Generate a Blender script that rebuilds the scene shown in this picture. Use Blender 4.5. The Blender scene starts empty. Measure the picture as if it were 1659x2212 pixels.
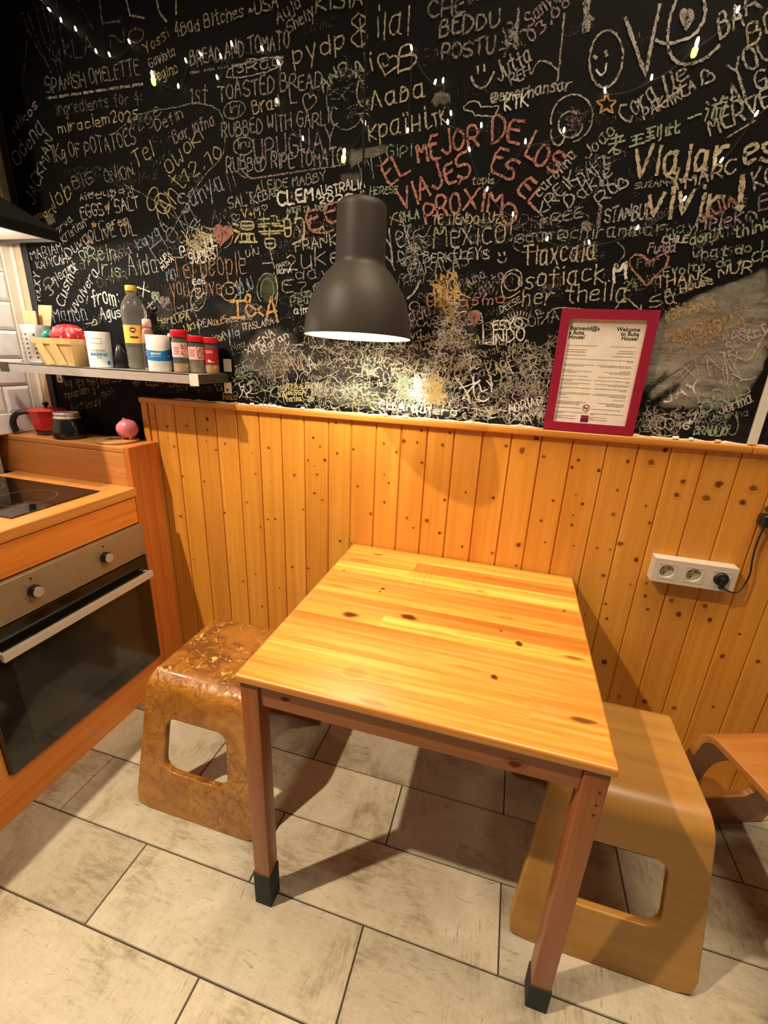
import bpy, bmesh, math, random
from mathutils import Vector, Matrix, Euler
random.seed(7)
SC = bpy.context.scene
COL = SC.collection
W, H = 1659.0, 2212.0
# ---------------------------------------------------------------- camera
CAM = Vector((0.44018, -1.41897, 1.37194)); FPX = 967.87
ROT = Euler((1.23412193, -0.04272458, 0.27976569), 'XYZ')
cd = bpy.data.cameras.new('camera'); cam = bpy.data.objects.new('camera', cd); COL.objects.link(cam)
cam.location = CAM; cam.rotation_euler = ROT
cd.sensor_fit = 'VERTICAL'; cd.sensor_height = 24.0; cd.lens = 24.0*FPX/H; cd.clip_start = 0.02
SC.camera = cam
# ---------------------------------------------------------------- world, lamps, exposure
SC.view_settings.view_transform = 'Standard'; SC.view_settings.look = 'None'
SC.view_settings.exposure = 0.0; SC.view_settings.gamma = 1.0; SC.view_settings.use_curve_mapping = False
wd = bpy.data.worlds.new('world'); SC.world = wd; wd.use_nodes = True
bg = wd.node_tree.nodes['Background']; bg.inputs[0].default_value = (1.0, 0.82, 0.64, 1); bg.inputs[1].default_value = 0.11
def lamp(name, kind, loc, energy, color, radius, target=None, angle=None, blend=0.5):
    d = bpy.data.lights.new(name, kind); d.energy = energy; d.color = color; d.shadow_soft_size = radius
    o = bpy.data.objects.new(name, d); COL.objects.link(o); o.location = loc
    if target is not None:
        o.rotation_euler = (Vector(target)-Vector(loc)).to_track_quat('-Z', 'Y').to_euler()
    if kind == 'SPOT': d.spot_size = math.radians(angle); d.spot_blend = blend
    return o
lamp('ceiling_spot', 'SPOT', (-1.28, -1.757, 3.37), 510, (1.0, 0.83, 0.61), 0.03, (-0.48, -0.80, 0.0), 88, 1.0)
lamp('hood_lamp', 'POINT', (-1.22, -0.36, 1.650), 7.0, (1.0, 0.92, 0.82), 0.015)
ar = lamp('overhead_fill', 'AREA', (0.95, -0.55, 3.35), 30, (1.0, 0.80, 0.56), 0.1, (0.85, -0.35, 0.0)); ar.data.shape = 'SQUARE'; ar.data.size = 1.4; ar.data.spread = math.radians(100)  # added soft fill from above, standing in for ceiling bounce and unseen lamps
# ---------------------------------------------------------------- helpers
RM = ROT.to_matrix()
def ray(px, py): return RM @ Vector(((px-W/2)/FPX, -(py-H/2)/FPX, -1.0))
def on_wall(px, py, y=0.0):          # the point of the back wall that is measured at this place of the photograph
    d = ray(px, py); return CAM + d*((y-CAM.y)/d.y)
def on_level(px, py, z=0.0):
    d = ray(px, py); return CAM + d*((z-CAM.z)/d.z)
def tag(o, label=None, cat=None, group=None, kind=None):
    if label: o['label'] = label
    if cat: o['category'] = cat
    if group: o['group'] = group
    if kind: o['kind'] = kind
    return o
def thing(name, label, cat, loc, group=None, rz=0.0):
    o = bpy.data.objects.new(name, None); COL.objects.link(o); o.empty_display_size = 0.05
    o.location = loc; o.rotation_euler = (0, 0, rz)
    return tag(o, label, cat, group)
class MB:
    def __init__(s): s.v = []; s.f = []; s.m = []; s.sm = []; s.rnd = []; s.kn = []; s.col = []; s.c = None
    def vert(s, p, rnd=0.5, kn=0.0, col=(1, 1, 1, 1)):
        s.v.append(tuple(p)); s.rnd.append(rnd); s.kn.append(kn); s.col.append(col); return len(s.v)-1
    def face(s, idx, m=0, sm=False): s.f.append(tuple(idx)); s.m.append(m); s.sm.append(sm)
    def quad(s, pts, m=0, rnd=0.5, sm=False): s.face([s.vert(p, rnd) for p in pts], m, sm)
    def add_bm(s, bm, m=0, rnd=0.5, sm=False, mtx=None):
        base = len(s.v); bm.verts.ensure_lookup_table(); bm.verts.index_update()
        for v in bm.verts: s.vert((mtx @ v.co) if mtx else v.co, rnd)
        for f in bm.faces: s.face([base+v.index for v in f.verts], m, sm)
        bm.free()
    def box(s, a, b, m=0, rnd=0.5, bev=0.0, seg=2, mtx=None):
        bm = bmesh.new(); bmesh.ops.create_cube(bm, size=1.0)
        for v in bm.verts: v.co = Vector(((a[i]+b[i])/2+v.co[i]*(b[i]-a[i]) for i in range(3)))
        if bev > 0: bmesh.ops.bevel(bm, geom=list(bm.edges), offset=bev, segments=seg, profile=0.5, affect='EDGES')
        s.add_bm(bm, m, rnd, bev > 0 and seg > 2, mtx)
    def lathe(s, prof, c=(0, 0, 0), n=40, m=0, rnd=0.5, sm=True, closed_top=True, closed_bot=True, mats=None, jit=None, phase=0.0):
        rings = []
        for (r, z) in prof:
            rg = []
            for k in range(n):
                a = 2*math.pi*k/n+phase; rr = r*(jit(a, z) if jit else 1.0)
                rg.append(s.vert((c[0]+rr*math.cos(a), c[1]+rr*math.sin(a), c[2]+z), rnd))
            rings.append(rg)
        for i in range(len(rings)-1):
            mm = mats[i] if mats else m
            for k in range(n):
                k2 = (k+1) % n; s.face((rings[i][k], rings[i][k2], rings[i+1][k2], rings[i+1][k]), mm, sm)
        if closed_bot: s.face(rings[0][::-1], mats[0] if mats else m)
        if closed_top: s.face(rings[-1], mats[-1] if mats else m)
    def tube(s, pts, r, n=8, m=0, caps=True, rnd=0.5):
        pts = [Vector(p) for p in pts]; rad = r if isinstance(r, (list, tuple)) else [r]*len(pts); rings = []; up = None
        for i, p in enumerate(pts):
            t = (pts[min(i+1, len(pts)-1)]-pts[max(i-1, 0)]).normalized()
            if up is None: up = t.orthogonal().normalized()
            up = (up-t*up.dot(t)).normalized(); b = t.cross(up)
            rings.append([s.vert(p+(up*math.cos(2*math.pi*k/n)+b*math.sin(2*math.pi*k/n))*rad[i], rnd) for k in range(n)])
        for i in range(len(rings)-1):
            for k in range(n):
                k2 = (k+1) % n; s.face((rings[i][k], rings[i][k2], rings[i+1][k2], rings[i+1][k]), m, True)
        if caps: s.face(rings[0][::-1], m); s.face(rings[-1], m)
    def build(s, name, mats, parent=None, rel=None):
        me = bpy.data.meshes.new(name)
        o_ = rel if rel is not None else (parent.location if (parent and parent.parent is None) else (parent.parent.location if parent else (0, 0, 0)))
        if rel is None and parent is not None:
            r = parent
            while r.parent: r = r.parent
            o_ = r.location
        me.from_pydata([(p[0]-o_[0], p[1]-o_[1], p[2]-o_[2]) for p in s.v], [], s.f)
        for mt in (mats if isinstance(mats, (list, tuple)) else [mats]): me.materials.append(mt)
        me.polygons.foreach_set('material_index', s.m); me.polygons.foreach_set('use_smooth', s.sm)
        a = me.attributes.new('rnd', 'FLOAT', 'POINT'); a.data.foreach_set('value', s.rnd)
        if any(s.kn): a = me.attributes.new('knot', 'FLOAT', 'POINT'); a.data.foreach_set('value', s.kn)
        if any(c != (1, 1, 1, 1) for c in s.col):
            a = me.attributes.new('chalk', 'FLOAT_COLOR', 'POINT'); a.data.foreach_set('color', [x for c in s.col for x in c])
        me.update()
        o = bpy.data.objects.new(name, me); COL.objects.link(o)
        if parent: o.parent = parent
        else: o.location = o_
        return o
def smooth_path(pts, n=6):
    pts = [Vector(p) for p in pts]; out = []
    for i in range(len(pts)-1):
        p0 = pts[max(i-1, 0)]; p1 = pts[i]; p2 = pts[i+1]; p3 = pts[min(i+2, len(pts)-1)]
        for k in range(n):
            t = k/n; out.append(0.5*((2*p1)+(p2-p0)*t+(2*p0-5*p1+4*p2-p3)*t*t+(3*p1-p0-3*p2+p3)*t**3))
    out.append(pts[-1]); return out
# ---------------------------------------------------------------- materials
def lin(r, g, b):
    f = lambda c: (c/255/12.92) if c/255 <= 0.04045 else ((c/255+0.055)/1.055)**2.4
    return (f(r), f(g), f(b), 1.0)
class NT:
    def __init__(s, name):
        s.mat = bpy.data.materials.new(name); s.mat.use_nodes = True; s.t = s.mat.node_tree; s.n = s.t.nodes; s.b = s.n['Principled BSDF']
        s.out = s.n['Material Output']
    def new(s, typ, **kw):
        nd = s.n.new(typ)
        for k, v in kw.items():
            if hasattr(nd, k): setattr(nd, k, v)
        return nd
    def link(s, a, b): s.t.links.new(a, b)
    def put(s, sock, v):
        if isinstance(v, bpy.types.NodeSocket): s.link(v, sock)
        else: sock.default_value = v
    def math(s, op, a, b=0.0, c=None, clamp=False):
        nd = s.new('ShaderNodeMath', operation=op, use_clamp=clamp); s.put(nd.inputs[0], a); s.put(nd.inputs[1], b)
        if c is not None: s.put(nd.inputs[2], c)
        return nd.outputs[0]
    def mix(s, fac, a, b, bt='MIX'):
        nd = s.new('ShaderNodeMix', data_type='RGBA', blend_type=bt); nd.clamp_factor = True
        s.put(nd.inputs[0], fac); s.put(nd.inputs[6], a); s.put(nd.inputs[7], b); return nd.outputs[2]
    def coord(s, scale=(1, 1, 1), off=None):
        tc = s.new('ShaderNodeTexCoord'); mp = s.new('ShaderNodeMapping'); mp.inputs['Scale'].default_value = scale
        src = tc.outputs['Object']
        if off is not None:
            va = s.new('ShaderNodeVectorMath', operation='ADD'); s.link(src, va.inputs[0]); s.link(off, va.inputs[1]); src = va.outputs[0]
        s.link(src, mp.inputs['Vector']); return mp.outputs[0]
    def noise(s, vec, scale, detail=4, rough=0.55, dist=0.0):
        nd = s.new('ShaderNodeTexNoise'); s.link(vec, nd.inputs['Vector']); nd.inputs['Scale'].default_value = scale
        nd.inputs['Detail'].default_value = detail; nd.inputs['Roughness'].default_value = rough; nd.inputs['Distortion'].default_value = dist
        return nd.outputs['Fac']
    def ramp(s, fac, stops):
        nd = s.new('ShaderNodeValToRGB'); cr = nd.color_ramp
        while len(cr.elements) < len(stops): cr.elements.new(0.5)
        for e, (p, c) in zip(cr.elements, stops): e.position = p; e.color = c if len(c) == 4 else (*c, 1)
        s.link(fac, nd.inputs[0]); return nd.outputs['Color']
    def rng(s, v, a, b, c=0.0, d=1.0):
        nd = s.new('ShaderNodeMapRange'); nd.clamp = True; s.put(nd.inputs[0], v)
        for i, q in enumerate((a, b, c, d)): nd.inputs[1+i].default_value = q
        return nd.outputs[0]
    def attr(s, name):
        nd = s.new('ShaderNodeAttribute'); nd.attribute_name = name; return nd
    def bump(s, h, strength=0.2, dist=0.001):
        nd = s.new('ShaderNodeBump'); nd.inputs['Strength'].default_value = strength; nd.inputs['Distance'].default_value = dist
        s.link(h, nd.inputs['Height']); s.link(nd.outputs[0], s.b.inputs['Normal'])
    def set(s, **kw):
        for k, v in kw.items(): s.put(s.b.inputs[k.replace('_', ' ')], v)
def plain(name, col, rough=0.5, metal=0.0, spec=0.5, coat=0.0, grain=0.0, gscale=200):
    t = NT(name); t.set(Roughness=rough, Metallic=metal, Coat_Weight=coat); t.b.inputs['Specular IOR Level'].default_value = spec
    n = t.noise(t.coord(), 35, 4)
    a = 0.06 if grain == 0 else grain
    t.set(Base_Color=t.mix(t.rng(n, 0.3, 0.7), tuple(c*(1-a) for c in col[:3])+(1,), tuple(min(1, c*(1+a)) for c in col[:3])+(1,)))
    if grain: t.bump(t.noise(t.coord(), gscale, 3), 0.15, 0.0005)
    return t.mat
def wood(name, dark, mid, light, axis, rough=0.38, knotcol=lin(92, 42, 14), var=0.35, coat=0.15, fine=55.0, lengthwise=1.6, streak=0.5):
    t = NT(name); rn = t.attr('rnd'); kn = t.attr('knot').outputs['Fac']
    cx = t.new('ShaderNodeCombineXYZ')
    for i in range(3): t.link(t.math('MULTIPLY', rn.outputs['Fac'], (7.3, 3.1, 5.7)[i]), cx.inputs[i])
    sc = [1.0, 1.0, 1.0]; sc['xyz'.index(axis)] = lengthwise/fine
    v1 = t.coord(tuple(sc), cx.outputs[0])
    kd = t.math('MULTIPLY', kn, 1.3)
    n1 = t.noise(v1, fine, 5, 0.6, 0.3); n2 = t.noise(v1, fine*3.4, 3, 0.6)
    sc2 = [1.0, 1.0, 1.0]; sc2['xyz'.index(axis)] = 0.12
    v2 = t.coord(tuple(sc2), cx.outputs[0]); n3 = t.noise(v2, 9.0, 4, 0.55, 0.4)
    f = t.math('ADD', t.math('MULTIPLY', n1, 0.55), t.math('MULTIPLY', n3, 0.45))
    base = t.ramp(f, [(0.30, dark), (0.50, mid), (0.68, light)])
    base = t.mix(t.rng(n2, 0.42, 0.72, 0.0, streak*0.55), base, dark)
    k = t.math('MULTIPLY_ADD', t.math('SUBTRACT', rn.outputs['Fac'], 0.5), var*2, 1.0)
    hsv = t.new('ShaderNodeHueSaturation'); t.link(base, hsv.inputs['Color']); t.link(k, hsv.inputs['Value'])
    base = hsv.outputs['Color']
    base = t.mix(t.rng(kn, 0.05, 0.95), base, knotcol)
    ik = t.math('SUBTRACT', 1.0, kn, clamp=True)
    t.set(Base_Color=base, Roughness=t.rng(n1, 0.2, 0.8, rough-0.06, rough+0.10), Coat_Weight=t.math('MULTIPLY', ik, coat), Coat_Roughness=0.25)
    t.link(t.math('MULTIPLY', ik, 0.45), t.b.inputs['Specular IOR Level'])
    t.bump(t.math('ADD', n1, t.math('MULTIPLY', kn, -0.5)), 0.12, 0.0015)
    return t.mat
M = {}
PINE = (lin(196, 116, 44), lin(218, 146, 66), lin(230, 166, 84))
M['pine_z'] = wood('wainscot_pine', lin(194, 120, 40), lin(208, 140, 50), lin(220, 156, 64), 'z', 0.34, var=0.06, coat=0.25, streak=0.22)
M['pine_x'] = wood('rail_pine', lin(180, 108, 38), lin(200, 130, 50), lin(212, 146, 62), 'x', 0.36, var=0.08, coat=0.2)
M['table_top'] = wood('tabletop_pine', lin(172, 94, 28), lin(204, 132, 52), lin(232, 172, 84), 'x', 0.30, knotcol=lin(92, 46, 16), var=0.36, coat=0.3, fine=48, streak=0.5)
M['table_leg'] = wood('table_frame_pine', lin(128, 66, 28), lin(152, 86, 38), lin(166, 100, 48), 'z', 0.34, var=0.08, coat=0.2)
M['table_rail'] = wood('table_apron_pine', lin(128, 66, 28), lin(152, 86, 38), lin(166, 100, 48), 'x', 0.34, var=0.08, coat=0.2)
M['cab_y'] = wood('worktop_pine', lin(184, 114, 52), lin(206, 140, 70), lin(220, 158, 88), 'y', 0.32, var=0.08, coat=0.3)
M['cab_front'] = wood('cabinet_stained_pine', lin(204, 112, 40), lin(226, 138, 54), lin(234, 152, 66), 'y', 0.34, var=0.06, coat=0.2)
M['ledge_x'] = wood('ledge_pine', lin(170, 104, 50), lin(194, 130, 68), lin(208, 146, 82), 'x', 0.34, var=0.06, coat=0.2)
M['panel_z'] = wood('end_panel_pine', lin(176, 90, 34), lin(200, 114, 46), lin(212, 128, 58), 'z', 0.36, var=0.12, coat=0.15)
M['ply_pale'] = wood('pale_plywood', lin(152, 106, 46), lin(166, 120, 56), lin(176, 132, 66), 'x', 0.36, var=0.05, coat=0.2, fine=30, streak=0.15)
M['ply_amber'] = wood('amber_plywood', lin(140, 84, 36), lin(164, 104, 48), lin(176, 118, 60), 'x', 0.30, var=0.05, coat=0.3, fine=30, streak=0.25)
M['raw_wood'] = wood('raw_wood', lin(196, 150, 96), lin(222, 184, 132), lin(236, 206, 160), 'z', 0.6, var=0.2, coat=0.0)
M['punnet'] = wood('punnet_veneer', lin(206, 160, 92), lin(232, 196, 130), lin(242, 214, 156), 'z', 0.55, var=0.2, coat=0.0, fine=40)
M['trivet'] = wood('trivet_wood', lin(150, 92, 48), lin(186, 128, 74), lin(204, 150, 96), 'x', 0.5, var=0.1, coat=0.0)
def varnish():
    t = NT('peeling_varnish'); v = t.coord()
    up = t.new('ShaderNodeNewGeometry'); sx = t.new('ShaderNodeSeparateXYZ'); t.link(up.outputs['Normal'], sx.inputs[0]); top = t.rng(sx.outputs['Z'], 0.75, 0.98)
    tc = t.new('ShaderNodeTexCoord'); so = t.new('ShaderNodeSeparateXYZ'); t.link(tc.outputs['Object'], so.inputs[0])
    n = t.noise(v, 14, 5, 0.65, 0.8); n2 = t.noise(v, 46, 5, 0.65, 1.2); n3 = t.noise(v, 5, 3)
    c = t.ramp(n, [(0.3, lin(132, 78, 20)), (0.5, lin(162, 106, 32)), (0.72, lin(184, 130, 50))])
    dark = t.math('MULTIPLY', t.rng(n, 0.40, 0.54), t.math('MULTIPLY', top, t.rng(n3, 0.36, 0.50)))
    c = t.mix(t.math('MULTIPLY', dark, 0.85), c, lin(84, 40, 14))
    flake = t.math('MULTIPLY', t.math('MULTIPLY', t.rng(n2, 0.57, 0.61), t.rng(n3, 0.42, 0.52)), top)
    c = t.mix(flake, c, lin(222, 168, 92))
    rim = t.math('MULTIPLY', t.math('SUBTRACT', 1.0, top), t.math('MULTIPLY', t.rng(n2, 0.53, 0.63), t.rng(n3, 0.42, 0.55)))
    c = t.mix(t.math('MULTIPLY', rim, 0.28), c, lin(112, 64, 22))
    t.set(Base_Color=c, Roughness=t.rng(n2, 0.35, 0.7, 0.16, 0.42), Coat_Weight=0.5, Coat_Roughness=0.12)
    h = t.math('ADD', t.math('MULTIPLY', n2, 0.5), t.math('ADD', t.math('MULTIPLY', flake, 0.6), t.math('MULTIPLY', rim, 0.5)))
    t.bump(h, 0.8, 0.006); return t.mat
M['varnish'] = varnish()
def board():
    t = NT('blackboard_paint'); v = t.coord(); n = t.noise(v, 2.4, 6, 0.62, 0.6); n2 = t.noise(v, 55, 4, 0.7); n3 = t.noise(t.coord((0.5, 1, 2.2)), 6, 5, 0.7, 1.0)
    tc = t.new('ShaderNodeTexCoord'); so = t.new('ShaderNodeSeparateXYZ'); t.link(tc.outputs['Object'], so.inputs[0])
    low = t.rng(so.outputs['Z'], 1.9, 1.25)
    dust = t.math('MULTIPLY', t.math('MULTIPLY', t.rng(n, 0.42, 0.75), t.rng(n3, 0.35, 0.7)), t.math('MULTIPLY_ADD', low, 0.55, 0.12))
    dust = t.math('MULTIPLY', dust, t.rng(n2, 0.25, 0.7, 0.5, 1.0))
    t.set(Base_Color=t.mix(t.math('MULTIPLY', dust, 0.28), (0.0034, 0.0031, 0.0028, 1), (0.17, 0.155, 0.14, 1)), Roughness=0.7)
    t.b.inputs['Specular IOR Level'].default_value = 0.10
    t.bump(t.noise(v, 260, 2), 0.12, 0.0006); return t.mat
M['board'] = board()
def chalk():
    t = NT('chalk'); a = t.attr('chalk'); v = t.coord()
    n = t.noise(v, 330, 2, 0.6); n2 = t.noise(v, 90, 3, 0.6)
    f = t.math('ADD', t.math('MULTIPLY', n, 0.6), t.math('MULTIPLY', n2, 0.4))
    thr = t.math('SUBTRACT', 0.62, t.math('MULTIPLY', a.outputs['Alpha'], 0.30))
    fac = t.math('MULTIPLY', t.math('SUBTRACT', f, thr), 6.0, clamp=True)
    fac = t.math('MULTIPLY', fac, t.math('MULTIPLY_ADD', a.outputs['Alpha'], 0.7, 0.3), clamp=True)
    tr = t.new('ShaderNodeBsdfTransparent'); df = t.new('ShaderNodeBsdfDiffuse'); t.link(a.outputs['Color'], df.inputs['Color'])
    mx = t.new('ShaderNodeMixShader'); t.link(fac, mx.inputs[0]); t.link(tr.outputs[0], mx.inputs[1]); t.link(df.outputs[0], mx.inputs[2])
    t.link(mx.outputs[0], t.out.inputs['Surface']); return t.mat
M['chalk'] = chalk()
def smear():
    t = NT('chalk_smear'); a = t.attr('chalk'); v = t.coord((1, 1, 1))
    tc = t.new('ShaderNodeTexCoord'); mp = t.new('ShaderNodeMapping'); mp.inputs['Rotation'].default_value = (0, math.radians(30), 0); mp.inputs['Scale'].default_value = (0.22, 1, 1)
    t.link(tc.outputs['Object'], mp.inputs['Vector']); n = t.noise(mp.outputs[0], 42, 5, 0.65, 0.5); n2 = t.noise(v, 230, 3, 0.6)
    f = t.math('MULTIPLY', t.rng(n, 0.30, 0.72, 0.25, 1.0), t.rng(n2, 0.25, 0.72, 0.5, 1.0))
    fac = t.math('MULTIPLY', f, a.outputs['Alpha'], clamp=True)
    tr = t.new('ShaderNodeBsdfTransparent'); df = t.new('ShaderNodeBsdfDiffuse'); t.link(a.outputs['Color'], df.inputs['Color'])
    mx = t.new('ShaderNodeMixShader'); t.link(fac, mx.inputs[0]); t.link(tr.outputs[0], mx.inputs[1]); t.link(df.outputs[0], mx.inputs[2])
    t.link(mx.outputs[0], t.out.inputs['Surface']); return t.mat
M['smear'] = smear()
def floor_tile():
    t = NT('wood_look_tile'); rn = t.attr('rnd').outputs['Fac']
    cx = t.new('ShaderNodeCombineXYZ')
    for i in range(2): t.link(t.math('MULTIPLY', rn, (13.0, 7.0)[i]), cx.inputs[i])
    va = t.coord((0.20, 1, 1), cx.outputs[0]); vb = t.coord((1, 0.17, 1), cx.outputs[0]); vc = t.coord((1, 1, 1), cx.outputs[0])
    na = t.noise(va, 95, 6, 0.7, 0.6); nb = t.noise(vb, 110, 6, 0.7, 0.3); nc = t.noise(vc, 6.5, 6, 0.62, 0.9); nd = t.noise(vc, 2.4, 4, 0.6, 0.4); nf = t.noise(vc, 160, 4, 0.7)
    sel = t.rng(t.noise(vc, 3.0, 3), 0.42, 0.58)
    g = t.math('ADD', t.math('MULTIPLY', na, t.math('SUBTRACT', 1.0, sel)), t.math('MULTIPLY', nb, sel))
    f = t.math('ADD', t.math('ADD', t.math('MULTIPLY', g, 0.32), t.math('MULTIPLY', nf, 0.12)), t.math('ADD', t.math('MULTIPLY', nc, 0.40), t.math('MULTIPLY', nd, 0.24)))
    c = t.ramp(f, [(0.38, lin(126, 112, 90)), (0.46, lin(156, 142, 116)), (0.53, lin(184, 172, 146)), (0.64, lin(204, 194, 170))])
    dk = t.math('MULTIPLY', t.rng(g, 0.55, 0.64), t.rng(nc, 0.46, 0.58))
    c = t.mix(t.math('MULTIPLY', dk, 0.6), c, lin(96, 82, 64))
    hsv = t.new('ShaderNodeHueSaturation'); t.link(c, hsv.inputs['Color']); t.link(t.rng(rn, 0, 1, 0.78, 1.08), hsv.inputs['Value'])
    t.set(Base_Color=hsv.outputs['Color'], Roughness=t.rng(f, 0.3, 0.7, 0.42, 0.6)); t.bump(f, 0.15, 0.002); return t.mat
M['tile_floor'] = floor_tile()
M['grout'] = plain('grout', lin(58, 48, 38), 0.9)
M['white_tile'] = plain('white_tile', lin(246, 243, 238), 0.18, coat=0.3)
M['tile_grout'] = plain('tile_grout', lin(150, 138, 122), 0.8)
M['white_paint'] = plain('white_paint', lin(228, 218, 200), 0.5)
M['tan_paint'] = plain('tan_paint', lin(206, 182, 148), 0.6)
M['black_metal'] = plain('black_metal', lin(24, 23, 22), 0.45)
M['lamp_grey'] = plain('lamp_dark_grey', lin(58, 51, 44), 0.5, spec=0.25)
M['lamp_white'] = plain('lamp_white', (0.85, 0.85, 0.82, 1), 0.5)
M['rim_metal'] = plain('aluminium_rim', lin(216, 212, 206), 0.3, 0.6)
M['socket_white'] = plain('socket_white', lin(196, 184, 168), 0.4)
M['steel'] = plain('brushed_steel', lin(204, 200, 194), 0.34, 0.65, grain=0.06, gscale=300)
M['handle_steel'] = plain('handle_steel', lin(214, 204, 188), 0.4, 0.35, grain=0.04, gscale=300)
M['steel_warm'] = plain('oven_steel', lin(160, 142, 114), 0.42, 0.5, grain=0.05, gscale=300)
M['steel_dark'] = plain('shelf_end_steel', lin(92, 86, 72), 0.5, 0.6)
M['chrome'] = plain('chrome', (0.8, 0.8, 0.8, 1), 0.15, 1.0)
M['black_glass'] = plain('black_glass', lin(14, 13, 12), 0.06, coat=0.5)
M['oven_black'] = plain('oven_black', lin(16, 15, 14), 0.12, coat=0.3)
M['oven_window'] = plain('oven_window', lin(40, 38, 33), 0.12, coat=0.3)
M['black_plastic'] = plain('black_plastic', lin(20, 20, 20), 0.35)
M['black_gloss'] = plain('black_enamel', lin(26, 24, 20), 0.16, coat=0.4)
M['red_enamel'] = plain('red_enamel', lin(206, 30, 36), 0.3, coat=0.3)
M['red_plastic'] = plain('red_plastic', lin(206, 30, 42), 0.35)
M['red_frame'] = plain('red_frame', lin(148, 18, 50), 0.45)
M['paper'] = plain('paper', lin(238, 228, 214), 0.75)
M['ink'] = plain('ink', lin(30, 26, 24), 0.8)
M['ink_grey'] = plain('ink_grey', lin(110, 96, 82), 0.8)
M['ink_red'] = plain('ink_red', lin(150, 24, 26), 0.8)
M['logo_red'] = plain('logo_red', lin(140, 26, 34), 0.7); M['logo_plum'] = plain('logo_plum', lin(74, 22, 44), 0.7)
M['white_plastic'] = plain('white_plastic', lin(226, 218, 204), 0.35)
M['socket_grey'] = plain('socket_inner', lin(196, 186, 168), 0.45)
M['green_sock'] = plain('dark_green_sock', lin(30, 42, 36), 0.8, grain=0.1, gscale=500)
M['yellow_plastic'] = plain('yellow_cap', lin(238, 196, 62), 0.4)
M['label_yellow'] = plain('label_yellow', lin(242, 188, 84), 0.6); M['label_dark'] = plain('label_dark', lin(60, 40, 20), 0.6); M['label_orange'] = plain('label_orange', lin(190, 74, 24), 0.6)
M['label_white'] = plain('label_white', lin(240, 238, 232), 0.5); M['label_blue'] = plain('label_blue', lin(28, 120, 196), 0.45); M['label_pale'] = plain('label_pale', lin(206, 226, 234), 0.5)
M['ink_blue'] = plain('ink_blue', lin(40, 110, 160), 0.6); M['navy'] = plain('navy', lin(24, 34, 66), 0.4)
M['label_red'] = plain('label_red', lin(168, 28, 38), 0.45); M['label_pinkish'] = plain('spice_label', lin(226, 190, 184), 0.5)
M['spice_tan'] = plain('tan_spice', lin(196, 158, 112), 0.8); M['spice_grey'] = plain('grey_pepper', lin(140, 122, 100), 0.8, grain=0.5, gscale=700); M['spice_gold'] = plain('golden_spice', lin(206, 160, 84), 0.8)
M['sauce'] = plain('brown_sauce', lin(148, 106, 84), 0.25, coat=0.4); M['sauce_label'] = plain('dark_label', lin(46, 44, 46), 0.4)
M['teal'] = plain('teal_plastic', lin(10, 132, 116), 0.25, coat=0.4)
M['bag_black'] = plain('black_bag', lin(22, 20, 20), 0.3)
M['onion'] = plain('pink_onion_skin', lin(206, 118, 128), 0.32, grain=0.12, gscale=60)
M['burnt'] = plain('burn_mark', lin(70, 36, 22), 0.8)
M['chalk_white'] = plain('chalk_stick', lin(238, 234, 226), 0.9); M['chalk_orange'] = plain('orange_chalk_stick', lin(226, 178, 130), 0.9)
M['filler'] = plain('crumbled_plaster', lin(206, 190, 164), 0.9, grain=0.15, gscale=300)
M['wire'] = plain('dark_wire', lin(26, 25, 20), 0.6)
def redbag():
    t = NT('red_bag'); v = t.coord(); n = t.noise(v, 60, 3)
    t.set(Base_Color=t.mix(t.rng(n, 0.60, 0.66), lin(214, 40, 48), lin(240, 190, 186)), Roughness=0.28); t.bump(t.noise(v, 45, 4, 0.6, 1.0), 0.8, 0.006); return t.mat
M['red_bag'] = redbag()
def glassy(name, col, rough=0.05):
    t = NT(name); t.set(Base_Color=col, Roughness=rough, IOR=1.35); t.b.inputs['Transmission Weight'].default_value = 0.92; return t.mat
M['clear'] = glassy('clear_plastic', (0.94, 0.94, 0.84, 1)); M['oil'] = glassy('pale_oil', (0.92, 0.90, 0.66, 1))
def emit(name, col, s):
    t = NT(name); t.set(Base_Color=(0.9, 0.9, 0.9, 1), Emission_Color=col, Emission_Strength=s); return t.mat
M['bulb'] = emit('bulb_glow', (1.0, 0.93, 0.80, 1), 30.0)
M['fairy'] = emit('fairy_glow', (1.0, 0.80, 0.55, 1), 14.0); M['fairy_green'] = emit('fairy_green_glow', (0.62, 0.80, 0.10, 1), 3.0)
# ================================================================ THE SETTING
KC = [0]
def knot_disc(mb, c, u, v, n, ru, rv, rnd, m=0, amt=1.0, ph=0.0, halo=2.0):
    """flush knot: a soft-edged patch of the same board, darkened through the 'knot' attribute"""
    KC[0] += 1; c = Vector(c)+n*(0.0002+1.5e-5*(KC[0] % 24)); N = 14; rings = []
    for fr, k in ((0.55, amt), (0.95, amt*0.82), (1.25, amt*0.22), (halo, 0.0)):
        rings.append([mb.vert(c+u*(ru*fr*(1+0.16*math.sin(2*a+ph)+0.1*math.sin(5*a+2*ph))*math.cos(a))+v*(rv*fr*(1+0.12*math.sin(3*a+ph))*math.sin(a)), rnd, k)
                      for a in [2*math.pi*i/N for i in range(N)]])
    ct = mb.vert(c, rnd, amt)
    for i in range(N):
        j = (i+1) % N; mb.face((ct, rings[0][i], rings[0][j]), m)
        for q in range(3): mb.face((rings[q][i], rings[q+1][i], rings[q+1][j], rings[q][j]), m)
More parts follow.
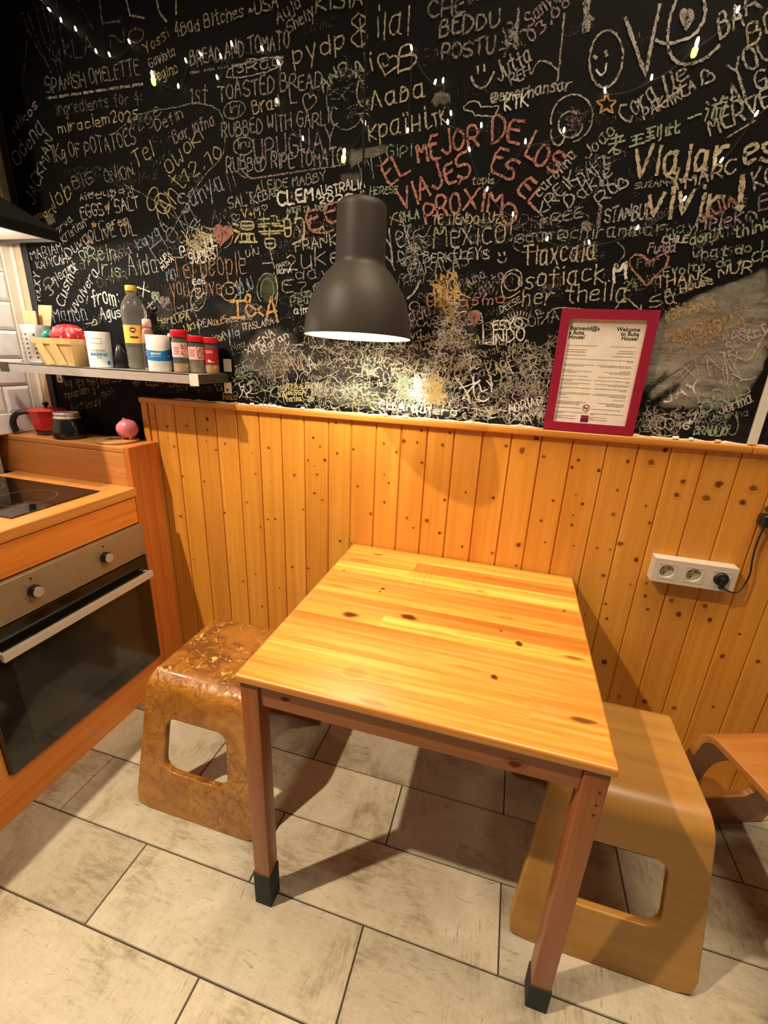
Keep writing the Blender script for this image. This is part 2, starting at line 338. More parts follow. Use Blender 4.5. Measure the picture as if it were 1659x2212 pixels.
# floor: tiles 0.665 x 0.207 laid in running bond over grout
mb = MB(); mb.quad([(-1.5, -3.2, -0.003), (2.4, -3.2, -0.003), (2.4, 0.05, -0.003), (-1.5, 0.05, -0.003)], 1)
rows = [(-0.715+0.2072*k, k) for k in range(-12, 5)]
for y0, k in rows:
    y1 = min(y0+0.2072, 0.04)
    if y0 > 0.02: continue
    off = -0.42 if k % 2 else -0.085; g = 0.0016
    n0 = math.floor((-1.5-off)/0.665)
    x = off+n0*0.665
    while x < 2.4:
        a, b = max(x, -1.5)+g, min(x+0.665, 2.4)-g
        if b-a > 0.01:
            r = random.random(); e = 0.0012
            P = [(a+e, y0+g+e, 0), (b-e, y0+g+e, 0), (b-e, y1-g-e, 0), (a+e, y1-g-e, 0)]; Q = [(a, y0+g, -0.003), (b, y0+g, -0.003), (b, y1-g, -0.003), (a, y1-g, -0.003)]
            pi = [mb.vert(p, r) for p in P]; qi = [mb.vert(q, r) for q in Q]; mb.face(pi, 0)
            for i in range(4): j = (i+1) % 4; mb.face((qi[i], qi[j], pi[j], pi[i]), 0)
        x += 0.665
tag(mb.build('floor', [M['tile_floor'], M['grout']]), kind='structure')
# back wall: blackboard paint, with a painted strip at the tiled corner
mb = MB(); mb.box((-1.36, 0.0, 0.0), (2.4, 0.10, 3.4), 0); mb.box((-1.72, 0.0, 0.0), (-1.36, 0.10, 3.4), 1)
wall = tag(mb.build('wall_back', [M['board'], M['tan_paint']]), kind='structure')
# left wall: bevelled metro tiles above the counter ledge
mb = MB(); XL = -1.42
mb.box((-1.62, -3.2, 0.0), (XL-0.004, -0.195, 1.0228), 1); mb.box((-1.72, -0.195, 0.0), (-1.62, 0.0, 1.0228), 1); mb.box((-1.62, -3.2, 1.0228), (XL-0.004, 0.0, 3.4), 1)
def bev_tile(y0, y1, z0, z1, r=0.5):
    g = 0.0015; b = 0.011; h = 0.006
    a = [(XL-0.004, y0+g, z0+g), (XL-0.004, y1-g, z0+g), (XL-0.004, y1-g, z1-g), (XL-0.004, y0+g, z1-g)]
    w = [(XL, y0+g, z0+g), (XL, y1-g, z0+g), (XL, y1-g, z1-g), (XL, y0+g, z1-g)]
    c = [(XL+h, y0+g+b, z0+g+b), (XL+h, y1-g-b, z0+g+b), (XL+h, y1-g-b, z1-g-b), (XL+h, y0+g+b, z1-g-b)]
    ia, iw, ic = [[mb.vert(p) for p in q] for q in (a, w, c)]; mb.face(ic, 0)
    for i in range(4):
        j = (i+1) % 4; mb.face((ia[i], ia[j], iw[j], iw[i]), 0); mb.face((iw[i], iw[j], ic[j], ic[i]), 0)
for r in range(6):
    z0 = 1.10+0.1*r; y = -0.034
    first = 0.1 if r % 2 == 0 else 0.2
    while y > -2.2: bev_tile(y-first, y, z0, z0+0.1); y -= first; first = 0.2
mb.box((XL-0.004, -2.2, 1.023), (XL+0.008, -0.004, 1.10), 0, bev=0.004)
mb.box((XL-0.004, -0.033, 1.10), (XL+0.006, -0.001, 3.4), 2, bev=0.002)
tag(mb.build('wall_left', [M['white_tile'], M['tile_grout'], M['white_paint']]), kind='structure')
mb = MB(); mb.box((XL+0.007, -0.006, 1.03), (-1.395, 0.0, 3.4), 0, bev=0.002); tag(mb.build('trim_1', M['white_paint']), kind='structure')
mb = MB(); mb.box((1.052, -0.010, 1.1885), (1.0735, 0.0, 3.4), 0, bev=0.002); tag(mb.build('trim_2', M['white_plastic']), kind='structure')
mb = MB(); mb.box((-1.358, -0.006, 1.03), (-1.328, 0.0, 3.4), 0, bev=0.002); tag(mb.build('trim_3', M['black_metal']), kind='structure')
# wainscot: tongue-and-groove boards
WY = -0.012
gx = [333, 374.6, 419, 464, 510, 558, 606, 656, 709, 759.6, 814, 868, 924.5, 983, 1044.5, 1107, 1172, 1240, 1314, 1382, 1453, 1528, 1606]
gx = [on_wall(p, 876+(p-333)*0.0795, WY).x for p in gx]
while gx[-1] < 2.3: gx.append(gx[-1]+0.0865)
edges = [gx[0]-0.030]+gx
mb = MB(); brnd = []
for i in range(len(edges)-1):
    a, b = edges[i], edges[i+1]; r = 0.5+random.uniform(-0.5, 0.5); brnd.append((a, b, r)); c = 0.0028; d = 0.0008
    prof = [(a+d, 0.0), (a+d, WY+0.006), (a+d+c*0.4, WY+0.0018), (a+d+c, WY), (b-d-c, WY), (b-d-c*0.4, WY+0.0018), (b-d, WY+0.006), (b-d, 0.0)]
    lo = [mb.vert((x, y, 0.0), r) for x, y in prof]; hi = [mb.vert((x, y, 1.166), r) for x, y in prof]
    for k in range(len(prof)-1): mb.face((lo[k], lo[k+1], hi[k+1], hi[k]), 0)
    mb.quad([(a-d, WY+0.005, 0), (a+d, WY+0.005, 0), (a+d, WY+0.005, 1.166), (a-d, WY+0.005, 1.166)], 0, r)
def board_r(x):
    for a, b, r in brnd:
        if a <= x < b: return r
    return 0.5
K1 = [(125,147),(187,186,1.2),(284,184,1.3),(387,150,1.5),(387,203,1.2),(221,287,1.2),(475,273,1.2),(431,305),(262,435),(372,460),(627,424),(692,294),(914,243),(948,288),(888,357),(972,355,1.3),(1033,321),(1027,170),(1104,300),(820,430,1.2),(934,427),(921,519),(960,552),(584,565),(470,616),(688,650),(725,648),(652,688),(1135,485),(1266,272,1.1),(1268,427,.7),(1268,565,1.1),(1290,468,.8),(1328,316),(1200,622,1.4),(1380,643,1.3),(1479,656,1.8),(1412,692),(1543,717,1.3),(1365,260,1.6),(1432,267),(1452,208),(1455,367,1.2),(1558,280,1.3),(1593,219,1.1),(1568,553),(810,887,1.2),(885,893,1.3),(627,922),(565,958),(660,1083,1.2),(746,992,.8),(1048,758,1.2),(1655,785),(255,635,1.6),(920,385,.6),(1095,768),(500,852,.6),(190,245,.6),(382,260,.6),(445,1100,.6),(700,460,.5),(870,600,.8),(610,320,.7),(320,850,.7)]
K2 = [(235,210,1.2),(165,492,1.2),(322,235,2.3),(400,168,1.8),(302,747,1.9),(160,792,1.2),(290,860),(440,268,1.3),(490,507),(425,616,1.2),(446,734,.9),(629,287,1.1),(651,525,1.1),(592,639,1.1),(580,325,1.2),(741,343,1.2),(896,295,1.2),(840,450),(818,582,1.6),(847,740,1.9),(942,829,1.6),(764,914,1.5),(1024,299,2.0),(1100,232,1.7),(1018,628,1.2),(1197,403,1.7),(1162,477,1.7),(1392,418,2.5),(1323,493,2.4),(1580,440,2.3),(1521,517,2.1),(991,1026,1.2),(1005,1098,1.2),(998,958,1.0),(1134,1049,1.8),(1173,1125,2.0),(1316,1080,1.7),(1342,1155,1.7),(1411,1353,1.7),(1605,1382,1.4),(770,1067,1.2),(783,1149,1.2),(768,1385,2.4),(665,1128,.8),(988,1600,2.0),(850,1570,1.2),(1150,1635,1.8),(1360,1628,1.2),(1648,552,2.0),(15,463,.9),(995,535,.8),(730,765,1.0),(800,772,.7),(910,962,.8),(1505,1233,1.0),(602,752,.7),(598,586,.6),(614,476,.5)]
n_ = Vector((0, -1, 0)); ux = Vector((1, 0, 0)); uz = Vector((0, 0, 1))
kl = [(280+0.434*k[0], 840+0.434*k[1], (k[2] if len(k) > 2 else 1.0)*0.0036) for k in K1]+[(1000+0.3972*k[0], 880+0.3972*k[1], (k[2] if len(k) > 2 else 1.0)*0.0037) for k in K2]
for px, py, r in kl:
    p = on_wall(px, py, WY)
    if not (0.02 < p.z < 1.16): continue
    for a, b, rr in brnd:
        if a <= p.x < b:
            p.x = min(max(p.x, a+0.006+r*0.6), b-0.006-r*0.6)
            hal = min(2.0, (min(p.x-a, b-p.x)-0.004)/r) if min(p.x-a, b-p.x) > r*1.4 else 1.3
            knot_disc(mb, p, ux, uz, n_, r, r*random.uniform(0.9, 1.2), rr, 0, random.uniform(0.75, 1.0), random.uniform(0, 6), max(1.3, hal)); break
wain = tag(mb.build('wall_wainscot', [M['pine_z'], M['grout']]), kind='structure')
mb = MB(); mb.box((edges[0]-0.026, -0.018, 0.0), (edges[0]-0.001, 0.0, 1.166), 0, 0.3, 0.002); mb.build('end_batten', M['pine_z'], wain)
mb = MB(); xs = edges[0]-0.027; spl = 1.062
mb.box((xs, -0.026, 1.1665), (spl-0.0005, 0.0, 1.1870), 0, 0.55, 0.004, 3); mb.box((spl+0.0005, -0.026, 1.1665), (2.4, 0.0, 1.1870), 0, 0.35, 0.004, 3)
mb.build('cap_rail', M['pine_x'], wain)
# crumbling plaster bead along the top of the rail
mb = MB(); x = xs+0.14
prev = None
while x < 2.3:
    h = 0.0015+0.0045*abs(math.sin(x*23)+0.6*math.sin(x*61+1))*random.uniform(0.3, 1.0); d = 0.004+0.007*random.random()
    cur = [mb.vert((x, -0.0005, 1.1865)), mb.vert((x, -d, 1.1868)), mb.vert((x, -d*0.7, 1.1868+h*0.7)), mb.vert((x, -0.0005, 1.1868+h))]
    if prev:
        for k in range(3): mb.face((prev[k], prev[k+1], cur[k+1], cur[k]), 0)
    prev = cur; x += random.uniform(0.006, 0.016)
mb.build('plaster_bead', M['filler'], wain)
# ---------------------------------------------------------------- chalk writing on the back wall
FONT = {'A':"04 3e 64,18 58",'B':"04 0e 4e 5c 4a 0a,4a 69 66 44 04",'C':"6d 4e 2e 0b 07 24 44 65",'D':"04 0e 3e 6b 67 34 04",'E':"5e 0e 04 54,0a 4a",'F':"5e 0e 04,0a 4a",'G':"6d 4e 2e 0b 07 24 44 66 69 39",'H':"0e 04,6e 64,09 69",'I':"1e 14",'J':"5e 56 44 24 06",'K':"0e 04,6e 09 64",'L':"0e 04 54",'M':"04 0e 38 6e 64",'N':"04 0e 64 6e",'O':"3e 1d 0b 07 15 34 55 67 6b 5d 3e",'P':"04 0e 4e 6c 6a 48 08",'Q':"3e 1d 0b 07 15 34 55 67 6b 5d 3e,47 73",'R':"04 0e 4e 6c 6a 48 08,38 64",'S':"6d 4e 2e 0c 0a 29 49 67 65 44 24 05",'T':"0e 6e,3e 34",'U':"0e 06 24 44 66 6e",'V':"0e 34 6e",'W':"0e 14 3a 54 6e",'X':"0e 64,6e 04",'Y':"0e 39 6e,39 34",'Z':"0e 6e 04 64",
'a':"4b 1b 09 06 14 34 46,4b 44 54",'b':"0e 04,09 2b 4a 46 24 05",'c':"4a 2b 0a 05 24 45",'d':"4e 44,49 2b 0a 05 24 46",'e':"08 48 4a 2b 0a 05 24 45",'f':"4d 3e 2d 24,0a 4a",'g':"4b 1b 09 06 14 36 4b 42 30 11",'h':"0e 04,09 2b 4a 44",'i':"1b 14,1d 1e",'j':"2b 22 10 01,2d 2e",'k':"0e 04,4b 08 44",'l':"1e 14",'m':"0b 04,09 1b 3a 34,39 4b 6a 64",'n':"0b 04,09 2b 4a 44",'o':"2b 0a 05 24 45 4a 2b",'p':"0b 00,09 2b 4a 46 24 05",'q':"4b 40,49 2b 0a 05 24 46",'r':"0b 04,08 2b 4b",'s':"4a 2b 0a 18 38 45 24 05",'t':"2e 25 34 44,0b 4b",'u':"0b 05 24 46,4b 44",'v':"0b 24 4b",'w':"0b 14 29 34 4b",'x':"0b 44,4b 04",'y':"0b 25,4b 10",'z':"0b 4b 04 44",
'0':"2e 0b 07 24 47 4b 2e",'1':"0c 2e 24",'2':"0c 2e 4c 4a 04 44",'3':"0d 2e 4c 29 46 24 05",'4':"3e 08 48,3b 34",'5':"4e 0e 0a 2a 47 24 05",'8':"2e 0c 2a 47 24 07 2a 4c 2e",'9':"4c 2e 0c 2a 4c 44",'7':"0e 4e 14",
'!':"1e 17,15 14",'@':"48 2a 07 25 47 4a,47 65 6c 2e 0b 05 23 53",'&':"64 1b 1d 2e 3d 3b 08 06 14 34 68",'/':"04 4e","'":"1e 1c",'.':"14 15",'~':"08 1a 37 49",'+':"07 47,25 29",':':"16 17,1a 1b",'-':"08 38",'`':"1e 3f",
'Л':"04 3e 64",'л':"04 2e 54",'в':"04 0b 2b 39 08,39 46 24 04",'н':"0b 04,4b 44,07 47",'ї':"1b 14,0d 0e,2d 2e",'к':"0b 04,4b 07 44",'С':"6d 4e 2e 0b 07 24 44 65",'у':"0b 25,4b 10",
'温':"0d 2c,0a 29,04 28,3e 8e 8a 3a 3e,3c 8c,38 88 84,38 34,58 54,68 64,24 94",'馨':"0d 4d,2f 29,0b 4b,0a 3a,5e 7e 7c 9c,5b 8b,7b 5a 9a,08 98,49 46,17 87,25 65 61 21 25,23 63",'的':"2f 1d,0d 3d 35 05 0d,09 39,6f 5b,5d 9d 94 73,69 77",
'老':"1d 7d,4f 49,0a 9a,8d 05,37 33 73 75,36 65",'王':"1d 8d,2a 7a,06 96,4d 46",'到':"0e 5e,3e 0b 4b,2a 25,08 48,05 56,7d 77,9e 94 83",'此':"2c 25,0b 05 35,2a 4a,6e 65 95 96,9b 69",'一':"09 29 5a 9a",'游':"0d 1c,0a 19,04 18,3e 4d,3b 6b,4b 35,4a 59 55 44,7e 6b,7d 9d,7b 9b 88,69 99,89 84 73",
'서':"3d 04,29 55,6a 8a,8e 84",'연':"2d 0a 28 4a 2d,8e 88,5c 8c,5a 8a,26 24 74",'언':"2d 0a 28 4a 2d,8e 88,5a 8a,26 24 74",'니':"1d 17 57,7e 74",'왔':"2d 0b 29 4b 2d,28 26,05 55,6e 65,6a 8a,24 00,24 40",'다':"5d 1d 17 57,7e 74,79 99",'감':"0d 4d 48,7e 78,7b 9b,17 77 71 11 17"}
for a, b in zip('абеиорсхтмАВЕКМНОРСТХї', 'abeuopcxtmABEKMHOPCTXї'):
    if a not in FONT: FONT[a] = FONT[b]
WID = {}
PAL = {'w':(.62,.58,.51),'W':(.80,.77,.70),'y':(.66,.58,.32),'c':(.66,.57,.40),'o':(.78,.48,.20),'p':(.60,.28,.22),'g':(.44,.52,.36),'b':(.45,.52,.60),'v':(.52,.40,.42),'d':(.40,.38,.33),'r':(.46,.27,.17)}
ALPHA = {'d':0.62,'r':0.7,'g':0.8,'v':0.75}
CH = {}; ci = [0]
def ribbon(pts, w, col, alpha=1.0, layer='words', jit=0.0005, step=0.005, sub=1):
    """pts: wall coordinates (x,z)"""
    if len(pts) < 2: return
    for _ in range(sub):
        q = [pts[0]]
        for i in range(len(pts)-1):
            a, b = pts[i], pts[i+1]
            if i > 0: q.append((a[0]*.78+b[0]*.22, a[1]*.78+b[1]*.22))
            if i < len(pts)-2: q.append((a[0]*.22+b[0]*.78, a[1]*.22+b[1]*.78))
        q.append(pts[-1]); pts = q
    P = [pts[0]]
    for i in range(len(pts)-1):
        a, b = pts[i], pts[i+1]; L = math.hypot(b[0]-a[0], b[1]-a[1]); n = max(1, int(L/step))
        for k in range(1, n+1): P.append((a[0]+(b[0]-a[0])*k/n, a[1]+(b[1]-a[1])*k/n))
    mb = CH.setdefault(layer, MB()); ci[0] += 1; y = -0.0010-ci[0]*1.6e-7
    prev = None; c4 = (*col, alpha)
    for i, p in enumerate(P):
        a = P[max(i-1, 0)]; b = P[min(i+1, len(P)-1)]; tx, tz = b[0]-a[0], b[1]-a[1]; L = math.hypot(tx, tz) or 1; nx, nz = -tz/L, tx/L
        x = p[0]+random.gauss(0, jit); z = p[1]+random.gauss(0, jit); h = w*0.39*random.uniform(0.65, 1.25)
        al = alpha*random.uniform(0.78, 1.12); c4 = (*col, al)
        if i == 0: x -= tx/L*w*.4; z -= tz/L*w*.4
        if i == len(P)-1: x += tx/L*w*.4; z += tz/L*w*.4
        cur = (mb.vert((x+nx*h, y, z+nz*h), col=c4), mb.vert((x-nx*h, y, z-nz*h), col=c4))
        if prev: mb.face((prev[0], prev[1], cur[1], cur[0]), 0)
        prev = cur
def colour(c, a=None):
    col = PAL[c]; k = random.uniform(0.9, 1.06)*(0.92 if c == 'W' else 0.72); return tuple(min(1, v*k) for v in col), (ALPHA.get(c, 0.92) if a is None else a)
def px(*pts): return [(lambda p: (p.x, p.z))(on_wall(x, y)) for x, y in pts]
def line(pts, c='w', w=0.0048, a=None, sub=1, layer='words'):
    col, al = colour(c, a); ribbon(px(*pts), w, col, al, layer, sub=sub)
def ell(cx, cy, rx, ry, c='w', w=0.0045, a0=0, a1=360, tilt=0, a=None, n=22, layer='words'):
    t = math.radians(tilt); L = []
    for i in range(n+1):
        q = math.radians(a0+(a1-a0)*i/n); x, y = rx*math.cos(q), ry*math.sin(q); L.append((cx+x*math.cos(t)-y*math.sin(t), cy+x*math.sin(t)+y*math.cos(t)))
    line(L, c, w, a, 0, layer)
def heart(cx, cy, w, h, c='w', lw=0.0045, fill=False, tilt=0, a=None):
    t = math.radians(tilt); P = []
    for i in range(25):
        q = 2*math.pi*i/24; x = 16*math.sin(q)**3/32*w; y = -(13*math.cos(q)-5*math.cos(2*q)-2*math.cos(3*q)-math.cos(4*q))/30*h
        P.append((cx+x*math.cos(t)-y*math.sin(t), cy+x*math.sin(t)+y*math.cos(t)))
    line(P, c, lw, a, 0)
    if fill:
        for k in range(9):
            s = 0.9-k*0.1; line([(cx+(p[0]-cx)*s, cy+(p[1]-cy)*s) for p in P], c, lw*1.3, 0.85, 0)
def star(cx, cy, r, c='o', lw=0.004, fill=False):
    P = []
    for i in range(11):
        q = -math.pi/2+math.pi*i/5; rr = r if i % 2 == 0 else r*.45; P.append((cx+rr*math.cos(q), cy+rr*math.sin(q)))
    line(P, c, lw, None, 0)
    if fill:
        for s in (.7, .4): line([(cx+(p[0]-cx)*s, cy+(p[1]-cy)*s) for p in P], c, lw*1.6, None, 0)
def write(txt, x0, y0, x1, y1, h, c='w', w=0.0046, a=None, slant=0.0, layer='words', wob=1.0, arc=0.0):
    """chalk lettering: baseline from (x0,y0) to (x1,y1), capital height h (photograph pixels)"""
    A = px((x0, y0))[0]; B = px((x1, y1))[0]; mid = ((x0+x1)/2, (y0+y1)/2)
    L = math.hypot(B[0]-A[0], B[1]-A[1]); ux_, uz_ = (B[0]-A[0])/L, (B[1]-A[1])/L; vx, vz = -uz_, ux_
    m0 = px(mid)[0]; dxp = x1-x0; dyp = y1-y0; lp = math.hypot(dxp, dyp); up = (mid[0]+dyp/lp*h, mid[1]-dxp/lp*h)
    m1 = px(up)[0]; Hm = abs((m1[0]-m0[0])*vx+(m1[1]-m0[1])*vz)
    adv = []
    for ch in txt:
        if ch == ' ': adv.append(4.0)
        elif ch in FONT: adv.append(max(int(q[0]) for s in FONT[ch].split(',') for q in s.split())+2.2)
        else: adv.append(4.0)
    tot = sum(adv)-2.2; sc = L/tot; pos = 0.0; col, al = colour(c, a)
    for ch, ad in zip(txt, adv):
        if ch in FONT:
            s0 = random.uniform(0.86, 1.12); dy = random.uniform(-0.08, 0.08)*wob; rot = random.uniform(-0.12, 0.12)*wob
            for st in FONT[ch].split(','):
                P = []
                for q in st.split():
                    gxv = int(q[0])+random.uniform(-.38, .38)*wob; gy = (int(q[1], 16)-4)/10.0+random.uniform(-.045, .045)*wob
                    u = (pos+gxv)*sc; t = (pos+gxv)/tot; v = (gy*s0+dy+rot*gxv*0.12+arc*4*t*(1-t))*Hm; u += slant*gy*Hm
                    P.append((A[0]+ux_*u+vx*v, A[1]+uz_*u+vz*v))
                ribbon(P, w, col, al, layer, sub=(2 if len(P) > 4 else 1 if len(P) > 3 else 0))
        pos += ad
def squig(x, y, r, c, w=0.0035, n=5, a=0.8, layer='scribbles'):
    p = [(x, y)]
    ang = random.uniform(0, 6.3)
    for _ in range(n):
        ang += random.uniform(-1.5, 1.5); p.append((p[-1][0]+r*math.cos(ang), p[-1][1]+r*math.sin(ang)))
    line(p, c, w, a, 1, layer)
def scribble(poly, n, cols, r=8, w=0.0032, a=0.8, nseg=4):
    xs_ = [p[0] for p in poly]; ys_ = [p[1] for p in poly]; k = 0; tries = 0
    while k < n and tries < n*12:
        tries += 1; x = random.uniform(min(xs_), max(xs_)); y = random.uniform(min(ys_), max(ys_)); ins = False; j = len(poly)-1
        for i in range(len(poly)):
            if (poly[i][1] > y) != (poly[j][1] > y) and x < (poly[j][0]-poly[i][0])*(y-poly[i][1])/(poly[j][1]-poly[i][1])+poly[i][0]: ins = not ins
            j = i
        if ins: squig(x, y, r*random.uniform(.6, 1.4), random.choice(cols), w, nseg, a*random.uniform(.7, 1.1)); k += 1
def smudge(poly, col, alpha, feather=0.25, y=-0.0007):
    """a rubbed patch of chalk dust with soft edges"""
    P = px(*poly); cx = sum(p[0] for p in P)/len(P); cz = sum(p[1] for p in P)/len(P); mb = CH.setdefault('smears', MB()); ci[0] += 1
    Q = []
    for i in range(len(P)):
        a, b = P[i], P[(i+1) % len(P)]
        for k in range(5): Q.append((a[0]+(b[0]-a[0])*k/5, a[1]+(b[1]-a[1])*k/5))
    yy = y-ci[0]*5e-8; rings = []
    for s, al in ((1.0, 0.0), (1-feather*.5, alpha*.75), (1-feather, alpha), (0.35, alpha*1.05)):
        rings.append([mb.vert((cx+(p[0]-cx)*s+random.gauss(0, .003), yy, cz+(p[1]-cz)*s+random.gauss(0, .003)), col=(*col, al)) for p in Q])
    ct = mb.vert((cx, yy, cz), col=(*col, alpha)); n = len(Q)
    for i in range(n):
        j = (i+1) % n
        for k in range(3): mb.face((rings[k][i], rings[k+1][i], rings[k+1][j], rings[k][j]), 0)
        mb.face((rings[3][i], ct, rings[3][j]), 0)
# rubbed chalk first, then faint background scrawl, then the readable writing
DU = (.50, .45, .38)
smudge([(1405,700),(1440,672),(1520,628),(1600,600),(1659,575),(1675,640),(1668,720),(1650,800),(1610,860),(1560,885),(1500,885),(1430,880),(1392,850),(1375,850)], DU, 0.95, 0.14)
smudge([(1430,690),(1520,640),(1600,640),(1610,700),(1560,760),(1480,790),(1420,780)], (.46,.33,.21), 0.45, 0.5)
smudge([(1540,625),(1640,590),(1660,640),(1600,680),(1545,690)], (.38,.40,.32), 0.45, 0.4)
smudge([(515,800),(520,752),(560,710),(600,700),(640,720),(660,770),(640,810),(590,826),(545,810)], DU, 0.40, 0.45)
smudge([(600,770),(680,730),(760,745),(860,750),(960,755),(1000,790),(900,815),(760,825),(640,820)], (.42,.37,.31), 0.22, 0.4)
smudge([(755,325),(838,312),(842,330),(790,340),(762,362),(750,355)], DU, 0.55, 0.3)
smudge([(732,378),(780,372),(784,396),(735,400)], DU, 0.22, 0.3)
smudge([(942,640),(985,580),(1030,700),(1040,780),(930,790)], (.44,.38,.32), 0.2, 0.35)
smudge([(800,850),(860,812),(960,808),(1000,860),(980,905),(860,895)], (.42,.40,.34), 0.2, 0.4)
smudge([(640,830),(760,815),(830,840),(820,890),(720,880)], (.40,.39,.33), 0.3, 0.4)
smudge([(455,650),(540,640),(600,690),(500,740)], (.3,.28,.26), 0.16, 0.5)
smudge([(560,610),(575,585),(592,590),(600,630),(592,660),(568,655)], (.25,.30,.18), 0.4, 0.4)
smudge([(335,640),(370,620),(380,690),(340,720)], (.36,.34,.33), 0.22, 0.5)
smudge([(95,470),(115,458),(122,480),(105,488)], (.5,.42,.3), .5, .3)
for cx_, cy_ in ((1265,488),(1270,490)): ell(cx_, cy_, 7, 8, 'c', .008, a=.6)
smudge([(1258,480),(1275,480),(1278,498),(1262,500)], (.42,.36,.26), .8, .3)
smudge([(932,218),(940,205),(955,196),(974,204),(972,222),(950,224),(940,232)], (.46,.42,.34), .8, .25)
# faint scrawl of many hands
NAMES = "Laura Marco Ana Jose Elif Sofia Tom Lena Kata Pedro Nina Omar Sara Luca Mia Zeynep Hugo Julia Eva Max Irina Dani Ines Carla Paul Ayse Leo Mar Noa Ivan Ola Petra Rosa Yara Can Deniz Emma Fran Gio Iris".split()
random.seed(21)
def fill(x0, x1, y0, y1, n, h0, h1, cols, slope, a=0.6, w=0.0036):
    for _ in range(n):
        t = random.choice(NAMES); t = random.choice((t, t.upper())); h = random.uniform(h0, h1); L = len(t)*h*random.uniform(.55, .85)
        x = random.uniform(x0, x1-L*.7); y = random.uniform(y0, y1); sl = random.gauss(slope, .12)
        write(t, x, y, x+L, y+L*sl, h, random.choice(cols), w*random.uniform(.8, 1.2), a*random.uniform(.7, 1.1), random.uniform(0, .25), 'scribbles')
fill(90, 480, 500, 720, 26, 12, 22, 'wdyrg', -.35, .55)
fill(330, 680, 420, 720, 34, 12, 26, 'wdybr', -.15, .58)
fill(120, 520, 240, 480, 12, 14, 26, 'dwyg', -.25, .5)
fill(560, 860, 420, 720, 14, 12, 24, 'wdy', -.1, .55)
fill(850, 1200, 470, 720, 34, 12, 26, 'wcdyv', -.05, .6)
fill(1150, 1640, 440, 660, 22, 12, 24, 'wcdv', -.2, .55)
fill(1180, 1400, 300, 480, 9, 14, 24, 'wdv', -.6, .55)
fill(500, 860, 720, 880, 48, 10, 20, 'wwydg', -.2, .7)
fill(840, 1190, 700, 900, 60, 10, 22, 'wwcyd', -.15, .85)
fill(1380, 1640, 660, 900, 30, 12, 26, 'cow', -.35, .5)
fill(1370, 1610, 880, 940, 12, 12, 20, 'wcg', -.05, .8)
fill(1640, 1760, 700, 960, 12, 12, 26, 'wcd', -.1, .7)
fill(600, 760, 0, 420, 6, 18, 30, 'd', -.15, .4)
fill(900, 1640, 0, 300, 10, 18, 30, 'dv', -.3, .42)
fill(-100, 110, 0, 300, 7, 20, 34, 'd', -.5, .4)
LOW = [(505,790),(600,745),(700,735),(860,742),(1000,760),(1190,760),(1180,915),(1000,912),(800,895),(600,872),(510,858)]
scribble(LOW, 330, 'wWcydg', 9, .0036, .95)
scribble([(640,740),(900,745),(1000,790),(990,820),(650,800)], 170, 'cWc', 6, .0034, .9)
scribble([(800,868),(1180,880),(1175,912),(820,894)], 80, 'Ww', 9, .0042, .9)
scribble([(930,790),(945,720),(965,650),(985,650),(1005,720),(1025,795),(1003,795),(985,745),(965,745),(950,795)], 250, 'cWW', 5, .0032, .95)
scribble([(640,825),(840,830),(850,880),(660,870)], 120, 'gwy', 9, .0034, .85)
scribble([(1090,790),(1190,740),(1185,890),(1080,880)], 150, 'wcv', 9, .0034, .85)
scribble([(1375,895),(1470,890),(1480,930),(1375,930)], 70, 'cw', 8, .0032, .8)
scribble([(870,510),(905,505),(915,560),(880,590)], 30, 'w', 9, .0034, .85)
scribble([(862,818),(887,816),(892,862),(866,864)], 150, 'g', 5, .0040, 1.0)
scribble([(894,820),(919,818),(922,866),(897,866)], 150, 'W', 5, .0034, 1.0)
scribble([(924,818),(950,817),(955,868),(928,868)], 160, 'yo', 5, .0040, 1.0)
scribble([(1440,680),(1600,640),(1640,700),(1580,760),(1430,780)], 110, 'oc', 12, .0045, .5)
scribble([(405,500),(445,488),(468,515),(450,545),(405,545)], 60, 'yc', 8, .0045, .95)
scribble([(925,598),(985,590),(1000,640),(985,672),(930,668)], 40, 'oy', 8, .005, .9)
scribble([(735,150),(790,145),(790,250),(740,260)], 34, 'g', 8, .0038, .6)
random.seed(5)
# upper left
for i in range(6): line([(45+i*16+random.uniform(-9,9), 20+random.uniform(-20,20)), (75+i*12, 70+random.uniform(-10,30)), (95+i*10+random.uniform(-9,9), 118+random.uniform(-20,40))], 'd', .006, .5)
line([(62,60),(55,130),(50,190)], 'd', .006, .5)
write('QkLA', 112,132, 205,118, 42, 'd', .006, .6); write('NO', 240,102, 312,92, 34, 'd', .006, .65)
line([(215,-10),(222,52),(260,46)], 'd', .007, .7, 0); line([(338,-10),(345,30),(360,46)], 'w', .008, .8)
for i in range(7): line([(272+i*1.5,-6+i*6),(272.5+i*1.5,-3+i*6)], 'w', .006); line([(170+i*5,0+i*10),(172+i*5,4+i*10)], 'd', .006)
for i in range(5): line([(281+i*7,33+i*1.5),(284+i*7,34+i*1.5)], 'w', .006)
for y in (5,13,25): line([(381,y),(381,y+5)], 'w', .007)
write('SPANISH OMELETTE', 103,202, 302,160, 32, 'd', .0055, .9)
for i in range(8): line([(103+i*26.5,213-i*4),(122+i*26.5,210-i*4)], 'w', .009, .85, 0)
write('ingredients for 4:', 124,250, 307,222, 25, 'd', .0045, .75)
write('miraclem2025', 129,288, 300,258, 23, 'y', .0052, .95)
write('1Kg OF POTATOES', 117,349, 296,313, 34, 'd', .0052, .9)
write('BIG', 160,410, 203,398, 28, 'd', .005, .75); write('ONION', 230,397, 290,380, 30, 'w', .005, .75)
write('EGGS / SALT', 178,473, 302,449, 27, 'w', .0058, .9)
write('OLIVE OIL', 194,523, 296,506, 25, 'w', .0052, .85)
